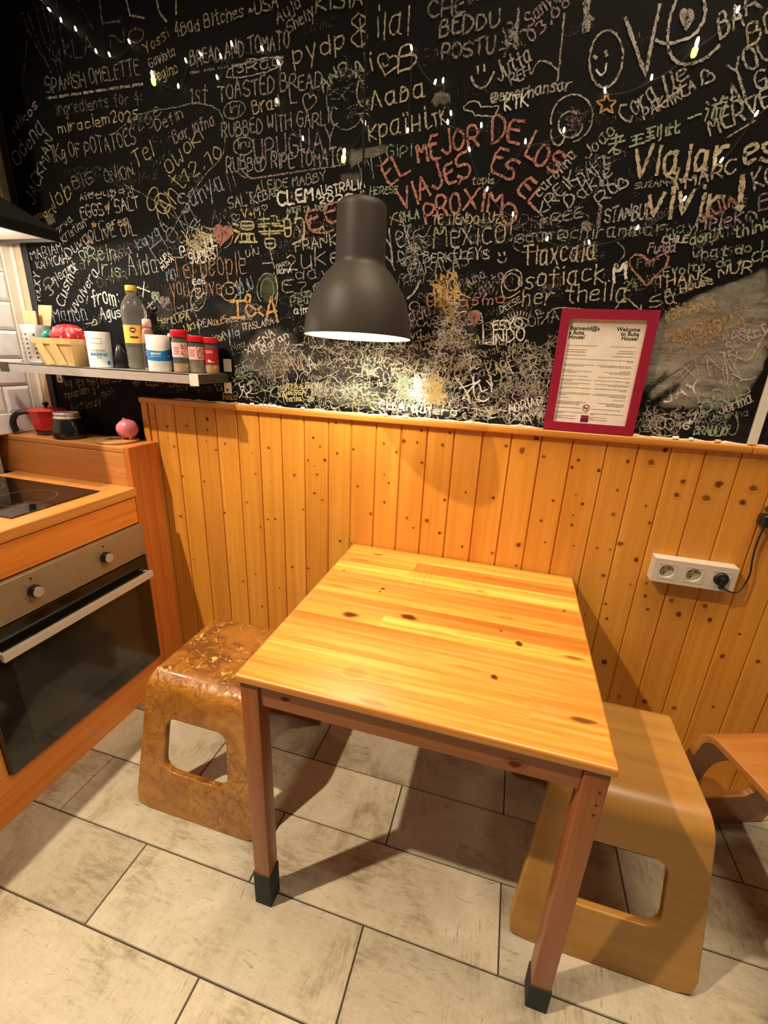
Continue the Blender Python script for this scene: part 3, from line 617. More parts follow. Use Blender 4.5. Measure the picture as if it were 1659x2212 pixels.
write('Odena', 40,362, 98,282, 30, 'w', .005, .9); write('JACKMAN', 74,443, 118,305, 22, 'g', .005, .85); write('Nikos', 34,290, 84,233, 18, 'v', .006, .9)
write('lob', 118,450, 157,424, 38, 'y', .005, .9); write('smart', 78,478, 122,458, 16, 'y', .005); write('orwa', 126,505, 158,478, 15, 'w', .0045)
write('Kristian', 138,526, 187,488, 18, 'w', .0045); write('Duwa', 150,561, 194,519, 22, 'w', .0045); write('DNN', 182,563, 206,528, 20, 'w', .0045)
write('MARIAM', 70,562, 136,543, 20, 'w', .0045); write('KATYCAH', 82,582, 147,568, 18, 'w', .0045); write('RICKY', 88,650, 86,592, 14, 'w', .005)
ell(105,611,10,11,'g'); write('nleart', 118,614, 168,583, 19, 'w', .0048); write('31', 108,640, 128,622, 20, 'w', .005)
write('Cusma', 138,665, 166,580, 20, 'W', .005); write('uvolvera', 164,678, 214,592, 20, 'W', .005)
write('Manon', 118,694, 188,688, 32, 'b', .0052, 1.0); write('from:', 202,659, 258,656, 32, 'W', .0066, 1.0); write('Agus', 219,689, 262,686, 24, 'W', .0055, 1.0)
heart(205,697,14,12,'W',.0045,tilt=-60); line([(185,700),(198,697)],'W')
write('Rein', 194,566, 252,558, 32, 'g', .005, .9); write('Iris', 212,592, 262,598, 30, 'g', .005, .95); write('Aida', 280,593, 343,588, 44, 'g', .0052, 1.0)
write('서연언니왔다감', 174,432, 292,420, 15, 'w', .004, .95)
write('Ceren', 217,500, 278,482, 20, 'w', .0045, .85)
for q in ((204,486),(271,483),(232,449)): star(*q, 6, 'o', .005, True)
line([(205,662),(206,642)],'w',.005); line([(188,655),(190,640)],'w',.005)
write('hola', 250,565, 285,545, 16, 'v', .004, .8)
# tall bracket, amber figure eight, crossing curves
line([(248,290),(290,252),(330,240),(385,232),(420,222),(470,232),(485,262),(488,300),(482,340),(440,380),(400,450),(360,520)], 'g', .0042, .75)
line([(270,400),(310,420),(345,440),(390,480),(430,500)], 'g', .0042, .75)
ell(331,430,12,25,'y',.005,tilt=10); ell(352,440,16,22,'y',.005,tilt=-20); line([(340,455),(345,478),(362,490)],'y',.005)
write('Ant', 366,470, 400,400, 40, 'y', .005, .9); write('12.10', 402,396, 482,338, 30, 'y', .005, .9); write('Tel', 295,362, 335,338, 36, 'y', .005, .9); write('OW', 366,380, 400,350, 32, 'y', .005); write('OKI', 405,336, 440,300, 22, 'y', .005)
write('Bar lofna', 378,310, 465,270, 26, 'v', .005, .85); write('Defin', 340,285, 396,255, 22, 'w', .0045, .8); write('2ge', 300,285, 350,250, 28, 'd', .0045, .8)
write('Sanya', 395,460, 485,410, 44, 'b', .0055, .85); write('Hola', 340,560, 430,470, 50, 'b', .0048, .75); write('kayot', 300,540, 360,500, 22, 'b', .0045, .8)
write('Yossi', 316,118, 366,80, 20, 'y', .0045, .8); write('Gaviota', 325,148, 380,118, 20, 'w', .0045, .8); write('Regino', 330,180, 385,158, 24, 'y', .0045, .85)
# recipe in the middle
write('4Bad Bitches ~USA', 381,80, 602,17, 28, 'w', .005, .85); write('Aujd', 600,52, 650,18, 26, 'w', .0048, .8); write('Shelly', 624,72, 680,36, 22, 'w', .0045, .8); write('KISIA-', 684,28, 802,8, 36, 'g', .006, .9)
write('BREAD AND TOMATO', 413,143, 626,103, 33, 'd', .0056, .95)
for i in range(7): line([(413+i*30,158-i*5),(432+i*30,155-i*5)], 'd', .008, .7, 0)
write('IsRaq', 501,163, 606,142, 26, 'w', .0045, .9); line([(490,165),(494,148),(560,128),(608,122),(612,138),(590,152),(530,168),(490,168)], 'w', .005, .9)
write('1st', 412,224, 448,226, 38, 'd', .0052, .9); write('TOASTED BREAD', 474,217, 696,188, 35, 'd', .0056, .95)
ell(507,238,24,18,'g',.0055,tilt=-20); write('iry', 497,244, 520,240, 18, 'g', .0045); ell(527,316,22,19,'g',.0055,tilt=-15); write('iru', 515,322, 540,318, 18, 'g', .0045)
write('Brad', 548,248, 604,230, 26, 'y', .0052, .95); write('L', 628,226, 640,224, 26, 'w'); heart(668,221,30,42,'c',.0045,tilt=15)
write('RUBBED WITH GARLIC', 481,298, 728,267, 33, 'd', .0056, .95)
write('URUGUAY', 552,349, 724,322, 44, 'v', .006, .8); write('RUBBED RIPE TOMATO', 491,372, 742,353, 34, 'd', .0056, .92)
line([(525,370),(540,386),(560,384),(640,372),(745,356)], 'v', .006, .8); write('IN', 494,412, 540,396, 44, 'd', .005, .75)
write('SALT', 495,451, 549,441, 25, 'd', .0056, .95); write('KEBAB', 549,443, 604,420, 20, 'w', .0048, .9)
write('ALEIDE MABBY', 554,415, 704,391, 20, 'd', .005, .95)
write('CLEM', 601,443, 677,432, 29, 'W', .0085, 1.0); write('AUSTRALIA', 684,425, 788,405, 19, 'W', .005, 1.0); write('2025', 689,440, 760,434, 16, 'W', .0055, 1.0)
write('AMOR TA JOBU', 619,460, 707,454, 12, 'g', .0042, .9); write('V+M', 525,473, 562,466, 19, 'y', .005, 1.0); heart(572,449,12,14,'y',.0042); write('AN', 460,482, 490,478, 24, 'd', .0045); heart(510,470,18,18,'g',.0045)
write('HERESE', 800,420, 859,417, 16, 'g', .0045, .9)
write('pydp', 636,138, 745,103, 40, 'c', .0056, .95); write('8', 758,114, 800,104, 78, 'c', .0054, .95); line([(783,104),(778,42)],'c',.0045); write('ilal', 812,85, 882,76, 62, 'c', .0055, .95)
write('Ni', 771,167, 804,157, 42, 'w', .0062, 1.0); heart(838,138,46,50,'c',.0058,tilt=12); line([(827,138),(831,146),(838,140)],'c'); write('B', 862,156, 900,148, 48, 'c', .0062, 1.0)
write('С', 776,236, 796,228, 50, 'c', .0052, .9); write('лава', 803,236, 917,208, 40, 'c', .006, 1.0, wob=.5); write('країнi', 798,304, 920,276, 44, 'c', .006, 1.0, wob=.5); write('LTK', 923,281, 965,264, 30, 'c', .005)
write('GIPI', 835,342, 888,337, 26, 'g', .0045, .85); write('AND', 700,199, 752,152, 24, 'g', .006, .9); ell(748,215,42,66,'g',.0042,20,330)
write('PyJ', 782,382, 826,358, 34, 'g', .0042, .7); line([(785,300),(790,275),(780,258)],'w',.005)
# the big pink line
P_ = dict(c='p', w=.0088, a=1.0)
write('EL', 842,404, 886,370, 42, **P_); write('MEJOR', 903,352, 1034,308, 46, **P_); write('D', 1062,312, 1090,308, 52, **P_); write('E', 1094,310, 1120,312, 46, **P_); write('L', 1133,336, 1150,344, 52, **P_); write('OS', 1150,352, 1200,378, 54, **P_)
write('VIAJES', 868,452, 1018,376, 46, **P_); write('ES', 1056,374, 1106,392, 50, **P_); write('EL', 1118,412, 1158,450, 44, **P_)
write('PRO', 920,480, 996,456, 48, **P_); write('XIM', 1000,454, 1082,456, 46, **P_); ell(1100,462,16,22,'p',.0085)
line([(992,396),(996,388),(1008,384)],'p',.008)
write('topie', 1020,400, 1066,396, 18, 'c', .004, .8)
# upper middle and right
write('CHE', 925,40, 1002,27, 33, 'd', .0068, .8); write('BEDDU', 950,80, 1078,56, 36, 'd', .007, .9); write('POSTU', 954,131, 1068,114, 32, 'd', .007, .85); write('GUST', 1010,10, 1080,-10, 30, 'd', .007, .7)
line([(1032,146),(1033,158)],'w',.007); line([(1046,142),(1047,152)],'w',.007); line([(1018,168),(1026,186),(1040,194),(1054,184),(1066,158)],'w',.007)
line([(1120,20),(1118,55),(1112,98)],'w',.009,.7); scribble([(1092,62),(1116,70),(1115,98),(1088,92)],14,'w',8,.006,.7)
write('Jutta', 1078,178, 1148,132, 34, 'w', .0055, .9); write('REH', 1104,185, 1146,160, 20, 'w', .005, .85); write('Sanya', 1142,58, 1210,-4, 26, 'v', .0055, .8); write('03.08', 1150,94, 1232,10, 26, 'v', .0055, .85)
write('@emerhansar', 1060,222, 1232,194, 22, 'w', .0052, .95); write('KTK', 1090,240, 1140,228, 26, 'W', .0052, 1.0)
line([(1002,232),(1012,222),(1024,218),(1034,222),(1040,232),(1078,230),(1070,250),(1066,252),(1030,250),(1026,252),(1022,242),(1004,238),(1002,232)],'w',.0045,None,0)
ell(1235,256,44,52,'w',.005,150,420,20); ell(1232,270,26,28,'w',.005,0,300); ell(1205,290,15,24,'w',.0055,20,200); scribble([(1232,240),(1262,235),(1262,285),(1236,280)],22,'v',9,.0045,.5)
line([(1219,30),(1212,100),(1206,160),(1204,175)],'w',.0058,.85); line([(1148,160),(1160,135),(1180,132),(1205,152)],'w',.005,.8)
ell(1309,128,36,62,'w',.0062,tilt=6,a=.9); line([(1284,124),(1286,126)],'c',.008); line([(1309,114),(1310,120)],'c',.009); line([(1288,152),(1297,164),(1306,158),(1310,140)],'W',.0055); 
line([(1352,42),(1370,95),(1394,163),(1408,90),(1424,14)],'w',.0095,.95,0); line([(1268,-12),(1266,62)],'w',.020,.8,0); line([(1268,30),(1281,42)],'w',.009,.8,0)
line([(1418,88),(1440,98),(1500,78),(1524,40),(1520,-5),(1500,-22),(1464,-10),(1446,40),(1440,100),(1456,134),(1486,142),(1524,128),(1552,100)],'w',.0078,.95)
heart(1483,40,26,42,'w',.008,True); write('BA', 1555,84, 1605,58, 46, 'w', .0065, .9); write('RC', 1612,30, 1690,-10, 44, 'w', .0065,.8); write('BO', 1617,98, 1680,66, 48, 'c', .0062,.85); write('YOU', 1585,178, 1672,118, 42, 'w', .0062,.85)
write('ALGO', 1581,236, 1690,172, 46, 'w', .0062,.85); write('MERVE', 1534,296, 1665,228, 38, 'w', .0058,.9); line([(1565,300),(1630,262)],'c',.005,.8)
write('Cora', 1350,268, 1420,212, 40, 'w', .0058, .9); write('lie', 1436,200, 1486,172, 32, 'w', .0062,.9); write('PAKARLA', 1392,258, 1502,196, 24, 'w', .0055,.9); line([(1420,232),(1480,184)],'w',.005); heart(1526,168,30,34,'w',.0055,tilt=30)
star(1310,226,23,'o',.0058); 
for ch,x,y,s in (('老',1315,334,32),('王',1360,322,30),('到',1396,308,30),('此',1438,296,28),('一',1486,268,26),('游',1522,262,44)): write(ch, x,y, x+s,y-s*.22, s, 'g', .0058, 1.0, wob=.3)
write('Viajar', 1368,384, 1564,360, 62, 'c', .0100, 1.0); write('es', 1606,362, 1666,350, 56, 'c', .0100, 1.0); write('vivir', 1396,470, 1556,460, 64, 'c', .0112, 1.0); line([(1603,384),(1599,430)],'c',.016,1,0); line([(1596,448),(1598,449)],'c',.017)
write('MARC', 1481,404, 1588,372, 27, 'c', .0058,.95); write('SUZANNE', 1371,408, 1462,398, 12, 'd', .0042,.9); write('Y', 1450,412, 1476,396, 40, 'c', .006)
write('KG', 1630,410, 1672,392, 34, 'w', .0058,.8); write('B', 1640,455, 1668,446, 30, 'v', .0055,.7)
write('carolina', 1166,426, 1246,338, 20, 'w', .0048,.9); write('KREIK', 1172,468, 1250,388, 24, 'w', .0048,.9); write('DAFZ', 1256,402, 1316,352, 24, 'w', .0048,.9); write('Dakie', 1228,452, 1322,378, 28, 'w', .0052,.9); write('Ro', 1300,446, 1336,408, 30, 'w', .0052,.9); heart(1344,398,22,26,'w',.005,tilt=25)
write('Joao', 1268,345, 1330,290, 26, 'w', .0048,.85); write('Erof', 1312,400, 1318,335, 16, 'w', .0045,.8)
write('FREE', 1168,492, 1258,470, 19, 'd', .0048,.95); ell(1215,482,58,17,'d',.0042,-150,150,-12); write('STANBUL', 1305,481, 1404,472, 31, 'w', .0055,.85); line([(1296,450),(1292,490)],'v',.012,.7,0)
write('@chiranmar', 1204,518, 1432,506, 27, 'g', .0045,.85); write('nay', 1440,510, 1500,500, 24, 'g', .0045,.7); write('Melek', 1503,501, 1600,484, 34, 'v', .0058,.85); ell(1622,472,12,14,'v',.0052,180,360); line([(1613,470),(1613,478)],'v'); line([(1620,468),(1620,476)],'v'); write('KUIA', 1520,476, 1590,440, 20, 'p', .006,.85)
write("don't", 1491,529, 1560,510, 21, 'g', .005,.95); write('think', 1586,515, 1662,494, 22, 'g', .005,.95); write('CHILE', 1430,525, 1484,523, 15, 'w', .0055,1); write('what do I', 1496,559, 1644,540, 19, 'g', .005,.95); write('Evolto  do + CR', 1432,598, 1664,560, 18, 'g', .0048,.9)
write('THANK NUR', 1416,625, 1622,586, 22, 'c', .005,.95); write('B. House', 1437,641, 1538,614, 18, 'c', .0048,.95); write('Sa', 1405,668, 1460,652, 26, 'c', .0045,.85); write('Funda', 1400,546, 1456,543, 20, 'v', .0052,.9)
line([(1402,566),(1388,552),(1372,550),(1360,560),(1360,574),(1374,592),(1396,618),(1416,596),(1438,574),(1444,556),(1436,546),(1420,554),(1402,566)],'p',.0065,.9,0); line([(1402,566),(1403,572)],'p',.007)
write('Fer', 1376,580, 1420,574, 18, 'd', .0042,.8); line([(1334,524),(1350,538),(1348,552),(1336,568)],'w',.0042,.8)
write('TE TIENDO LUZ', 934,486, 1080,482, 21, 'c', .0048,.95); write('Mexico!', 938,541, 1104,522, 52, 'c', .0052,.95); line([(996,494),(993,501)],'c'); write('Tlaxcala', 1130,574, 1284,558, 40, 'c', .0060,1.0); write('Gaun', 1113,528, 1190,516, 20, 'd', .0048,.9); ell(1155,524,46,20,'v',.0048,60,330,-10)
write('BERKELEYS', 915,567, 1056,557, 22, 'w', .0048,.95); write('CARACAS', 884,600, 1012,572, 28, 'd', .0048,.95)
line([(1078,547),(1079,551)],'w',.006); line([(1089,546),(1090,550)],'w',.006); line([(1076,562),(1082,568),(1091,566),(1093,558)],'w',.0048)
ell(1106,610,17,18,'c',.005); line([(1122,600),(1120,618),(1128,618),(1126,588),(1110,580),(1090,592),(1082,620),(1088,645),(1105,642),(1122,630)],'c',.005); write('sofiack.M', 1136,623, 1352,603, 42, 'c', .0052,1.0); write('M', 1326,610, 1352,604, 32, 'W', .008,1.0); write('her thella', 1128,662, 1352,648, 38, 'c', .005,.95); write('24', 1350,632, 1376,624, 22, 'g', .0045,.85)
line([(1170,700),(1190,670),(1210,664),(1260,668)],'c',.0048); line([(1330,665),(1350,640),(1380,668)],'c',.0048); line([(1384,660),(1384,672)],'c')
write('yer', 840,548, 900,520, 60, 'w', .0055,.9); write('Yo', 845,590, 880,570, 40, 'w', .005,.85); write('OHLA', 865,480, 906,470, 20, 'g', .0048,.9); line([(864,486),(888,490)],'g',.006); line([(842,470),(870,482)],'p',.006); line([(845,485),(850,465),(858,460)],'o',.005)
write('LINDA', 942,606, 988,600, 15, 'o', .0058,1); write('MALA', 938,634, 992,630, 19, 'o', .0065,1); write('CHILE', 922,661, 992,656, 26, 'o', .0072,1); write('asmo', 994,662, 1088,654, 20, 'p', .005,.95); write('DEESE', 1083,676, 1126,652, 13, 'w', .0045,.95)
write('luna', 1012,620, 1050,598, 20, 'v', .005,.85); write('gato', 1040,636, 1090,600, 20, 'v', .005,.8); line([(882,644),(896,632),(908,606)],'w',.007,.95); write('adu', 886,696, 930,684, 24, 'w', .0052,.9); ell(896,662,11,10,'w',.0045)
write('Hoy les mej nomso', 136,836, 262,826, 18, 'c', .0042, .8); write('spanish j', 142,860, 205,846, 15, 'c', .0042, .8); write('gol', 222,858, 246,850, 16, 'c', .004, .75); write('Antiquy', 156,889, 220,874, 16, 'c', .0042, .75); write('en lugar Donya', 290,832, 420,836, 14, 'c', .004, .7); write('13', 467,845, 482,842, 14, 'c', .0045, .9)
fill(260, 460, 826, 850, 8, 9, 14, 'wcd', .05, .55)
# around the pendant and lower left
write('Tel people', 376,600, 532,594, 46, 'r', .0052,1.0); write('you Love', 372,642, 480,636, 40, 'r', .0052,.95); write('SUCKS', 411,569, 466,560, 24, 'W', .0058,1); write('P', 392,552, 402,549, 22, 'W', .0055,1); write('LIL', 446,536, 470,530, 22, 'W', .0055,1)
heart(481,506,40,48,'p',.006,True,8); ell(482,506,22,30,'y',.0035,-60,80)
write('温', 508,525, 556,523, 48, 'y', .0072,1.0, wob=.3); write('馨', 562,522, 612,520, 48, 'y', .0062,1.0, wob=.2); write('的', 616,518, 658,516, 48, 'y', .0070,1.0, wob=.3); line([(656,480),(660,500),(650,520),(632,528)],'y',.006)
write('EE', 670,500, 735,472, 44, 'p', .0085,.95); line([(672,468),(668,500),(700,505),(720,498)],'p',.008); line([(690,500),(696,486),(702,500)],'w',.0045)
write('FRANK', 640,545, 728,528, 24, 'w', .005,.95); write('2uke', 622,582, 735,570, 38, 'w', .0052,.95); write('davo', 640,604, 740,598, 26, 'w', .0046,.8); write('Eze', 610,632, 700,628, 30, 'c', .0048,.85); write('anuska', 634,645, 690,641, 14, 'g', .0042,.8); write('Peac', 630,662, 680,655, 24, 'g', .0045,.85); write('aime', 636,679, 680,675, 14, 'W', .005,1)
line([(582,525),(588,560),(594,580)],'w',.0045); write('MARTA', 598,580, 628,572, 9, 'w', .0035); write('ROMA', 600,592, 630,588, 9, 'W', .004); line([(568,570),(586,568)],'w'); write('Lulu', 520,560, 560,548, 20, 'w', .0045,.85)
write('ECE', 418,615, 444,613, 11, 'W', .0048,1); ell(430,640,16,32,'w',.0045,tilt=12); heart(428,628,12,14,'W',.004); line([(424,640),(430,648),(440,632)],'W'); write('you', 404,690, 440,650, 16, 'r', .004)
ell(496,630,17,20,'y',.0055,20,330); ell(497,628,8,8,'y',.005,-90,200); line([(506,618),(512,608)],'y',.0055); write('JUJU', 512,640, 550,622, 22, 'b', .005,.9); line([(519,600),(520,650)],'b',.005)
I_ = dict(c='o', w=.0105, a=1.05); line([(500,651),(528,650)],**I_); line([(514,651),(515,686)],**I_); line([(501,686),(529,686)],**I_); write('&', 534,687, 566,680, 50, **I_); write('A', 574,696, 602,697, 50, **I_)
ell(578,625,22,34,'g',.0055,130,400); ell(578,628,14,26,'g',.005,150,390); ell(590,630,10,40,'y',.005,-80,80)
write('MIA', 381,678, 431,670, 20, 'g', .0045,.85); write('Harr', 343,699, 376,697, 14, 'y', .0045,.95); write('LUPA', 374,700, 411,690, 16, 'y', .005,1); write('UKH', 402,717, 430,707, 14, 'y', .005,.95); line([(370,690),(378,678),(400,672),(416,668),(426,684),(430,700),(432,722)],'y',.004,.8)
write('REAL', 432,708, 466,700, 16, 'w', .0048,.9); write('OLES', 466,704, 492,694, 14, 'o', .005,.95); write('manolo', 492,698, 545,690, 13, 'w', .0045,.9); write('ITASLARA', 526,714, 592,700, 14, 'w', .0048,.95); write('Aliq', 480,732, 518,724, 16, 'b', .0048,.9); line([(494,712),(498,745)],'b',.006); write('YoA', 466,740, 486,732, 16, 'y', .0055)
write('LUPA', 347,570, 369,550, 10, 'W', .0042,1); write('MUNA', 352,584, 376,562, 10, 'W', .004,1); write('MO', 364,608, 382,604, 26, 'b', .0048,.85)
heart(336,640,17,24,'g',.006,True,8); heart(356,652,20,28,'v',.006,True,12); write('X', 310,640, 322,628, 22, 'W', .0055,1); write('tI', 326,675, 346,655, 18, 'W', .005,1)
write('XIMENA', 536,767, 594,724, 16, 'W', .005,1); write('lagran', 566,764, 624,728, 16, 'W', .005,.95); write('ASLAN', 576,794, 640,784, 18, 'c', .0048,.9); write('Andrew', 560,815, 624,802, 15, 'c', .0045,.9); write('HVM', 627,805, 666,790, 30, 'c', .0055,1); write('A', 672,804, 684,800, 34, 'W', .0055,.95)
write('cathe', 512,808, 549,796, 13, 'g', .0042,.95); write('merch', 516,820, 548,812, 11, 'g', .0042,.85)
write('MARTA e Sonya', 602,842, 696,837, 13, 'y', .0044,1.1); write('VANESSA', 602,856, 661,851, 10, 'y', .0044,1.1); write("Italia '25", 613,868, 679,865, 11, 'y', .0044,1.1); write('Reka', 484,863, 512,863, 13, 'o', .0045,1.1)
line([(517,828),(519,836),(525,836),(528,829),(527,842),(521,842),(519,836)],'W',.0045,1.1,0); line([(524,842),(523,852),(518,858)],'W',.005,1.1); line([(526,842),(532,850),(536,858)],'W',.005,1.1); line([(532,850),(540,848),(544,838),(540,833)],'W',.0045,1.1); line([(536,830),(544,824)],'g',.012,1,0)
write('ES', 1065,714, 1092,712, 21, 'W', .0052,1.1); write('Y', 1096,714, 1110,712, 21, 'W', .0052,1.1); write('LINDO', 1044,744, 1132,736, 27, 'W', .0052,1.1); line([(1020,672),(1038,672),(1044,700),(1042,742),(1056,744)],'w',.0045); ell(1120,697,22,12,'w',.0045); ell(1120,697,9,9,'W',.006)
for i in range(8): line([(1100+i*6,684-abs(4-i)*-1.2-4),(1097+i*7,672+abs(4-i)*2)],'w',.0045)
heart(1025,686,24,34,'p',.006,True); heart(1162,674,11,14,'w',.004); write('VILMA', 898,758, 938,744, 13, 'c', .0042,.95); write('DOBLE', 906,740, 942,722, 10, 'c', .0042,.9)
line([(985,818),(1008,845),(1016,872)],'W',.006,1.1); line([(1000,862),(1020,835),(1036,822)],'W',.006,1.1); line([(992,838),(1015,832),(1036,822)],'W',.005,1.1); line([(1022,815),(1024,860),(1045,868),(1056,860)],'W',.006,1.1); write('Ly', 1040,845, 1066,836, 22, 'W', .005,1.1)
line([(1050,880),(1052,884)],'y',.007,1.1); line([(1062,879),(1063,884)],'y',.007,1.1); line([(1046,888),(1052,897),(1062,896),(1068,886)],'y',.005,1.1)
write('ADRIAN', 1100,892, 1172,872, 18, 'W', .0048,1.1); write('XAVI', 1110,906, 1168,900, 14, 'W', .0048,1.05); write('KARE', 1060,815, 1110,790, 24, 'c', .0048,1); write('KOMAND', 960,800, 1040,786, 14, 'c', .0042,.9); write('EL AMOR', 820,880, 930,890, 18, 'W', .006,1.1); write('te quiero', 842,886, 985,898, 16, 'W', .0055,1.1)
write('IK FVIA', 780,815, 960,800, 22, 'c', .0048,1.0); ell(925,833,6,6,'d',.008,a=.2)
# the rubbed corner behind the red frame
write('ISHANA', 1438,694, 1545,660, 22, 'o', .0062,.85); write('MARGARITA', 1440,740, 1608,702, 24, 'o', .0062,.8); write('PATRY', 1470,760, 1560,730, 20, 'o', .006,.7); write('AUREL', 1560,738, 1618,722, 16, 'v', .006,.95); write('SERKET', 1574,760, 1658,716, 20, 'w', .006,.9); write('IVA', 1486,842, 1560,800, 46, 'w', .0055,.8); write('JX', 1555,830, 1600,818, 60, 'w', .0058,.9); write('JAY', 1436,872, 1510,845, 24, 'W', .006,.95); write('BR', 1519,892, 1572,868, 36, 'g', .0082,1.0); write('AS', 1572,868, 1620,850, 36, 'g', .0065,.9); write('BRAULIO', 1498,938, 1568,941, 19, 'g', .0055,1.0); write('Jorma', 1554,895, 1625,870, 20, 'w', .0055,.95)
ell(1580,915,14,24,'g',.0045,tilt=-5); ell(1436,918,34,24,'c',.0045); ell(1428,914,10,12,'c',.0045); ell(1446,916,10,12,'c',.0045); write('G', 1474,926, 1488,926, 14, 'W', .005,1); write('+', 1484,918, 1496,914, 16, 'W', .006,1); line([(1500,905),(1505,885),(1506,892)],'W',.006,1)
ell(1612,770,40,50,'w',.0055,60,160); line([(1660,710),(1640,740),(1618,782),(1590,770),(1555,760)],'c',.0075,.9); line([(1578,770),(1560,790),(1565,835)],'w',.006,.8)
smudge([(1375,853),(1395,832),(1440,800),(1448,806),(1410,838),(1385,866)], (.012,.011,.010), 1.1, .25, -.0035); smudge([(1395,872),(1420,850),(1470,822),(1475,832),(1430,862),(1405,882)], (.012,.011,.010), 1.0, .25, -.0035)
CH['smears'].build('chalk_smears', M['smear'], wall); CH['scribbles'].build('chalk_scribbles', M['chalk'], wall); CH['words'].build('chalk_writing', M['chalk'], wall)
# ================================================================ KITCHEN UNIT
XF = -0.852
t = thing('oven_cabinet', 'orange stained pine kitchen cabinet housing the built-in oven, with a raised ledge along the wall', 'cabinet', (-1.13, -0.45, 0.0))
mb = MB(); mb.box((-1.415, -2.2, 0.0), (XF+0.002, -0.1545, 0.150), 0, 0.3, 0.002); mb.build('plinth', M['cab_front'], t)
mb = MB(); mb.box((XF-0.02, -0.7785, 0.743), (XF, -0.1555, 0.8405), 0, 0.6, 0.002); mb.build('fascia_board', M['cab_front'], t)
mb = MB(); mb.box((XF-0.02, -2.2, 0.152), (XF, -0.782, 0.8455), 0, 0.4, 0.002); mb.build('cabinet_door', M['cab_front'], t)
mb = MB(); mb.box((XF-0.02, -0.779, 0.1515), (XF-0.001, -0.755, 0.742), 0, 0.4, 0.001); mb.build('stile', M['cab_front'], t)
mb = MB()
for i, (a, b) in enumerate(((-0.1545, -0.118), (-0.118, -0.060), (-0.060, -0.0125))): mb.box((XF-0.022, a+0.0003, 0.0), (XF, b-0.0003, 1.0225), 0, 0.2+0.3*i, 0.0015)
mb.build('end_panel', M['panel_z'], t)
mb = MB(); mb.box((-1.615, -0.1545, 0.872), (XF-0.0225, -0.1345, 1.0), 0, 0.5, 0.002); mb.build('ledge_front', M['ledge_x'], t)
mb = MB(); mb.box((-1.615, -0.1545, 1.0005), (XF-0.0225, -0.0005, 1.0225), 0, 0.7, 0.003, 3); mb.build('ledge_top', M['ledge_x'], t)
t = thing('worktop', 'thick pine worktop around the black hob in front of the raised ledge', 'worktop', (-1.13, -0.6, 0.846))
mb = MB(); ya, yb = -2.2, -0.155
hx0, hx1, hy0, hy1 = -1.413, -0.908, -0.545, -0.246
mb.box((-1.413, -2.2, 0.8465), (XF+0.012, -0.1558, 0.8800), 0, 0.4, 0.004, 3); mb.build('worktop_board', M['cab_y'], t)
t = thing('hob', 'black glass two-zone hob set in the pine worktop', 'hob', (-1.16, -0.395, 0.880))
mb = MB(); mb.box((hx0+0.003, hy0, 0.8802), (hx1, hy1, 0.8845), 0, bev=0.0015); mb.build('glass', M['black_glass'], t)
mb = MB()
for cx_ in (-1.05, -1.29):
    pr = [(0.084, 0.0), (0.0855, 0.0)]
    N = 48; a = [mb.vert((cx_+0.084*math.cos(2*math.pi*k/N), -0.395+0.084*math.sin(2*math.pi*k/N), 0.8847)) for k in range(N)]; b = [mb.vert((cx_+0.0852*math.cos(2*math.pi*k/N), -0.395+0.0852*math.sin(2*math.pi*k/N), 0.8847)) for k in range(N)]
    for k in range(N): mb.face((a[k], b[k], b[(k+1) % N], a[(k+1) % N]), 0)
mb.build('zone_ring', M['ink_grey'], t)
t = thing('oven', 'built-in electric oven with steel control panel, two knobs and black glass door', 'oven', (-1.10, -0.4525, 0.152))
oy0, oy1 = -0.7535, -0.1565
mb = MB(); mb.box((-1.38, oy0, 0.153), (XF-0.001, oy1, 0.7415), 0, bev=0.002); mb.build('body', M['oven_black'], t)
mb = MB(); mb.box((XF-0.0005, oy0, 0.620), (XF+0.018, oy1, 0.7410), 0, bev=0.003, seg=3); cp = mb.build('control_panel', M['steel_warm'], t)
for y0 in (-0.335, -0.581):
    mb = MB()
    for k in range(9):
        a = math.radians(-150+k*37); mb.box((XF+0.0181, y0+0.030*math.sin(a)-0.0016, 0.681+0.030*math.cos(a)-0.0008), (XF+0.0184, y0+0.030*math.sin(a)+0.0016, 0.681+0.030*math.cos(a)+0.0008))
    mb.box((XF+0.0181, y0-0.003, 0.717), (XF+0.0184, y0+0.003, 0.723))
    mb.build('knob_marking', M['ink'], cp)
def xlathe(mb, prof, x0, y, z, n=32, mats=None):
    b2 = MB(); b2.lathe(prof, (0, 0, 0), n, 0, mats=mats); base = len(mb.v)
    for p in b2.v: mb.vert((x0+p[2], y+p[0], z+p[1]))
    for f, m_, sm in zip(b2.f, b2.m, b2.sm): mb.face([base+i for i in f], m_, sm)
for y0 in (-0.335, -0.581):
    mb = MB(); xlathe(mb, [(0.0185, 0.0185), (0.0185, 0.034), (0.0172, 0.0375)], XF, y0, 0.681); kb = mb.build('knob', M['black_plastic'], t)
    mb = MB(); xlathe(mb, [(0.0158, 0.0376), (0.0158, 0.0392), (0.0148, 0.0398)], XF, y0, 0.681); mb.build('knob_cap', M['steel'], kb)
mb = MB(); mb.box((XF-0.0005, oy0, 0.1535), (XF+0.016, oy1, 0.6155), 0, bev=0.003); dr = mb.build('oven_door', M['oven_black'], t)
mb = MB(); mb.box((XF+0.0162, oy0+0.075, 0.215), (XF+0.0168, oy1-0.075, 0.545), 0, bev=0.0002); mb.build('window_pane', M['oven_window'], dr)
mb = MB(); mb.box((XF+0.040, oy0+0.035, 0.536), (XF+0.054, oy1-0.018, 0.562), 0, bev=0.0015)
for y0 in (oy0+0.035, oy1-0.030): mb.box((XF+0.0165, y0, 0.545), (XF+0.0405, y0+0.012, 0.558), 0, bev=0.001)
mb.build('door_handle', M['handle_steel'], dr)
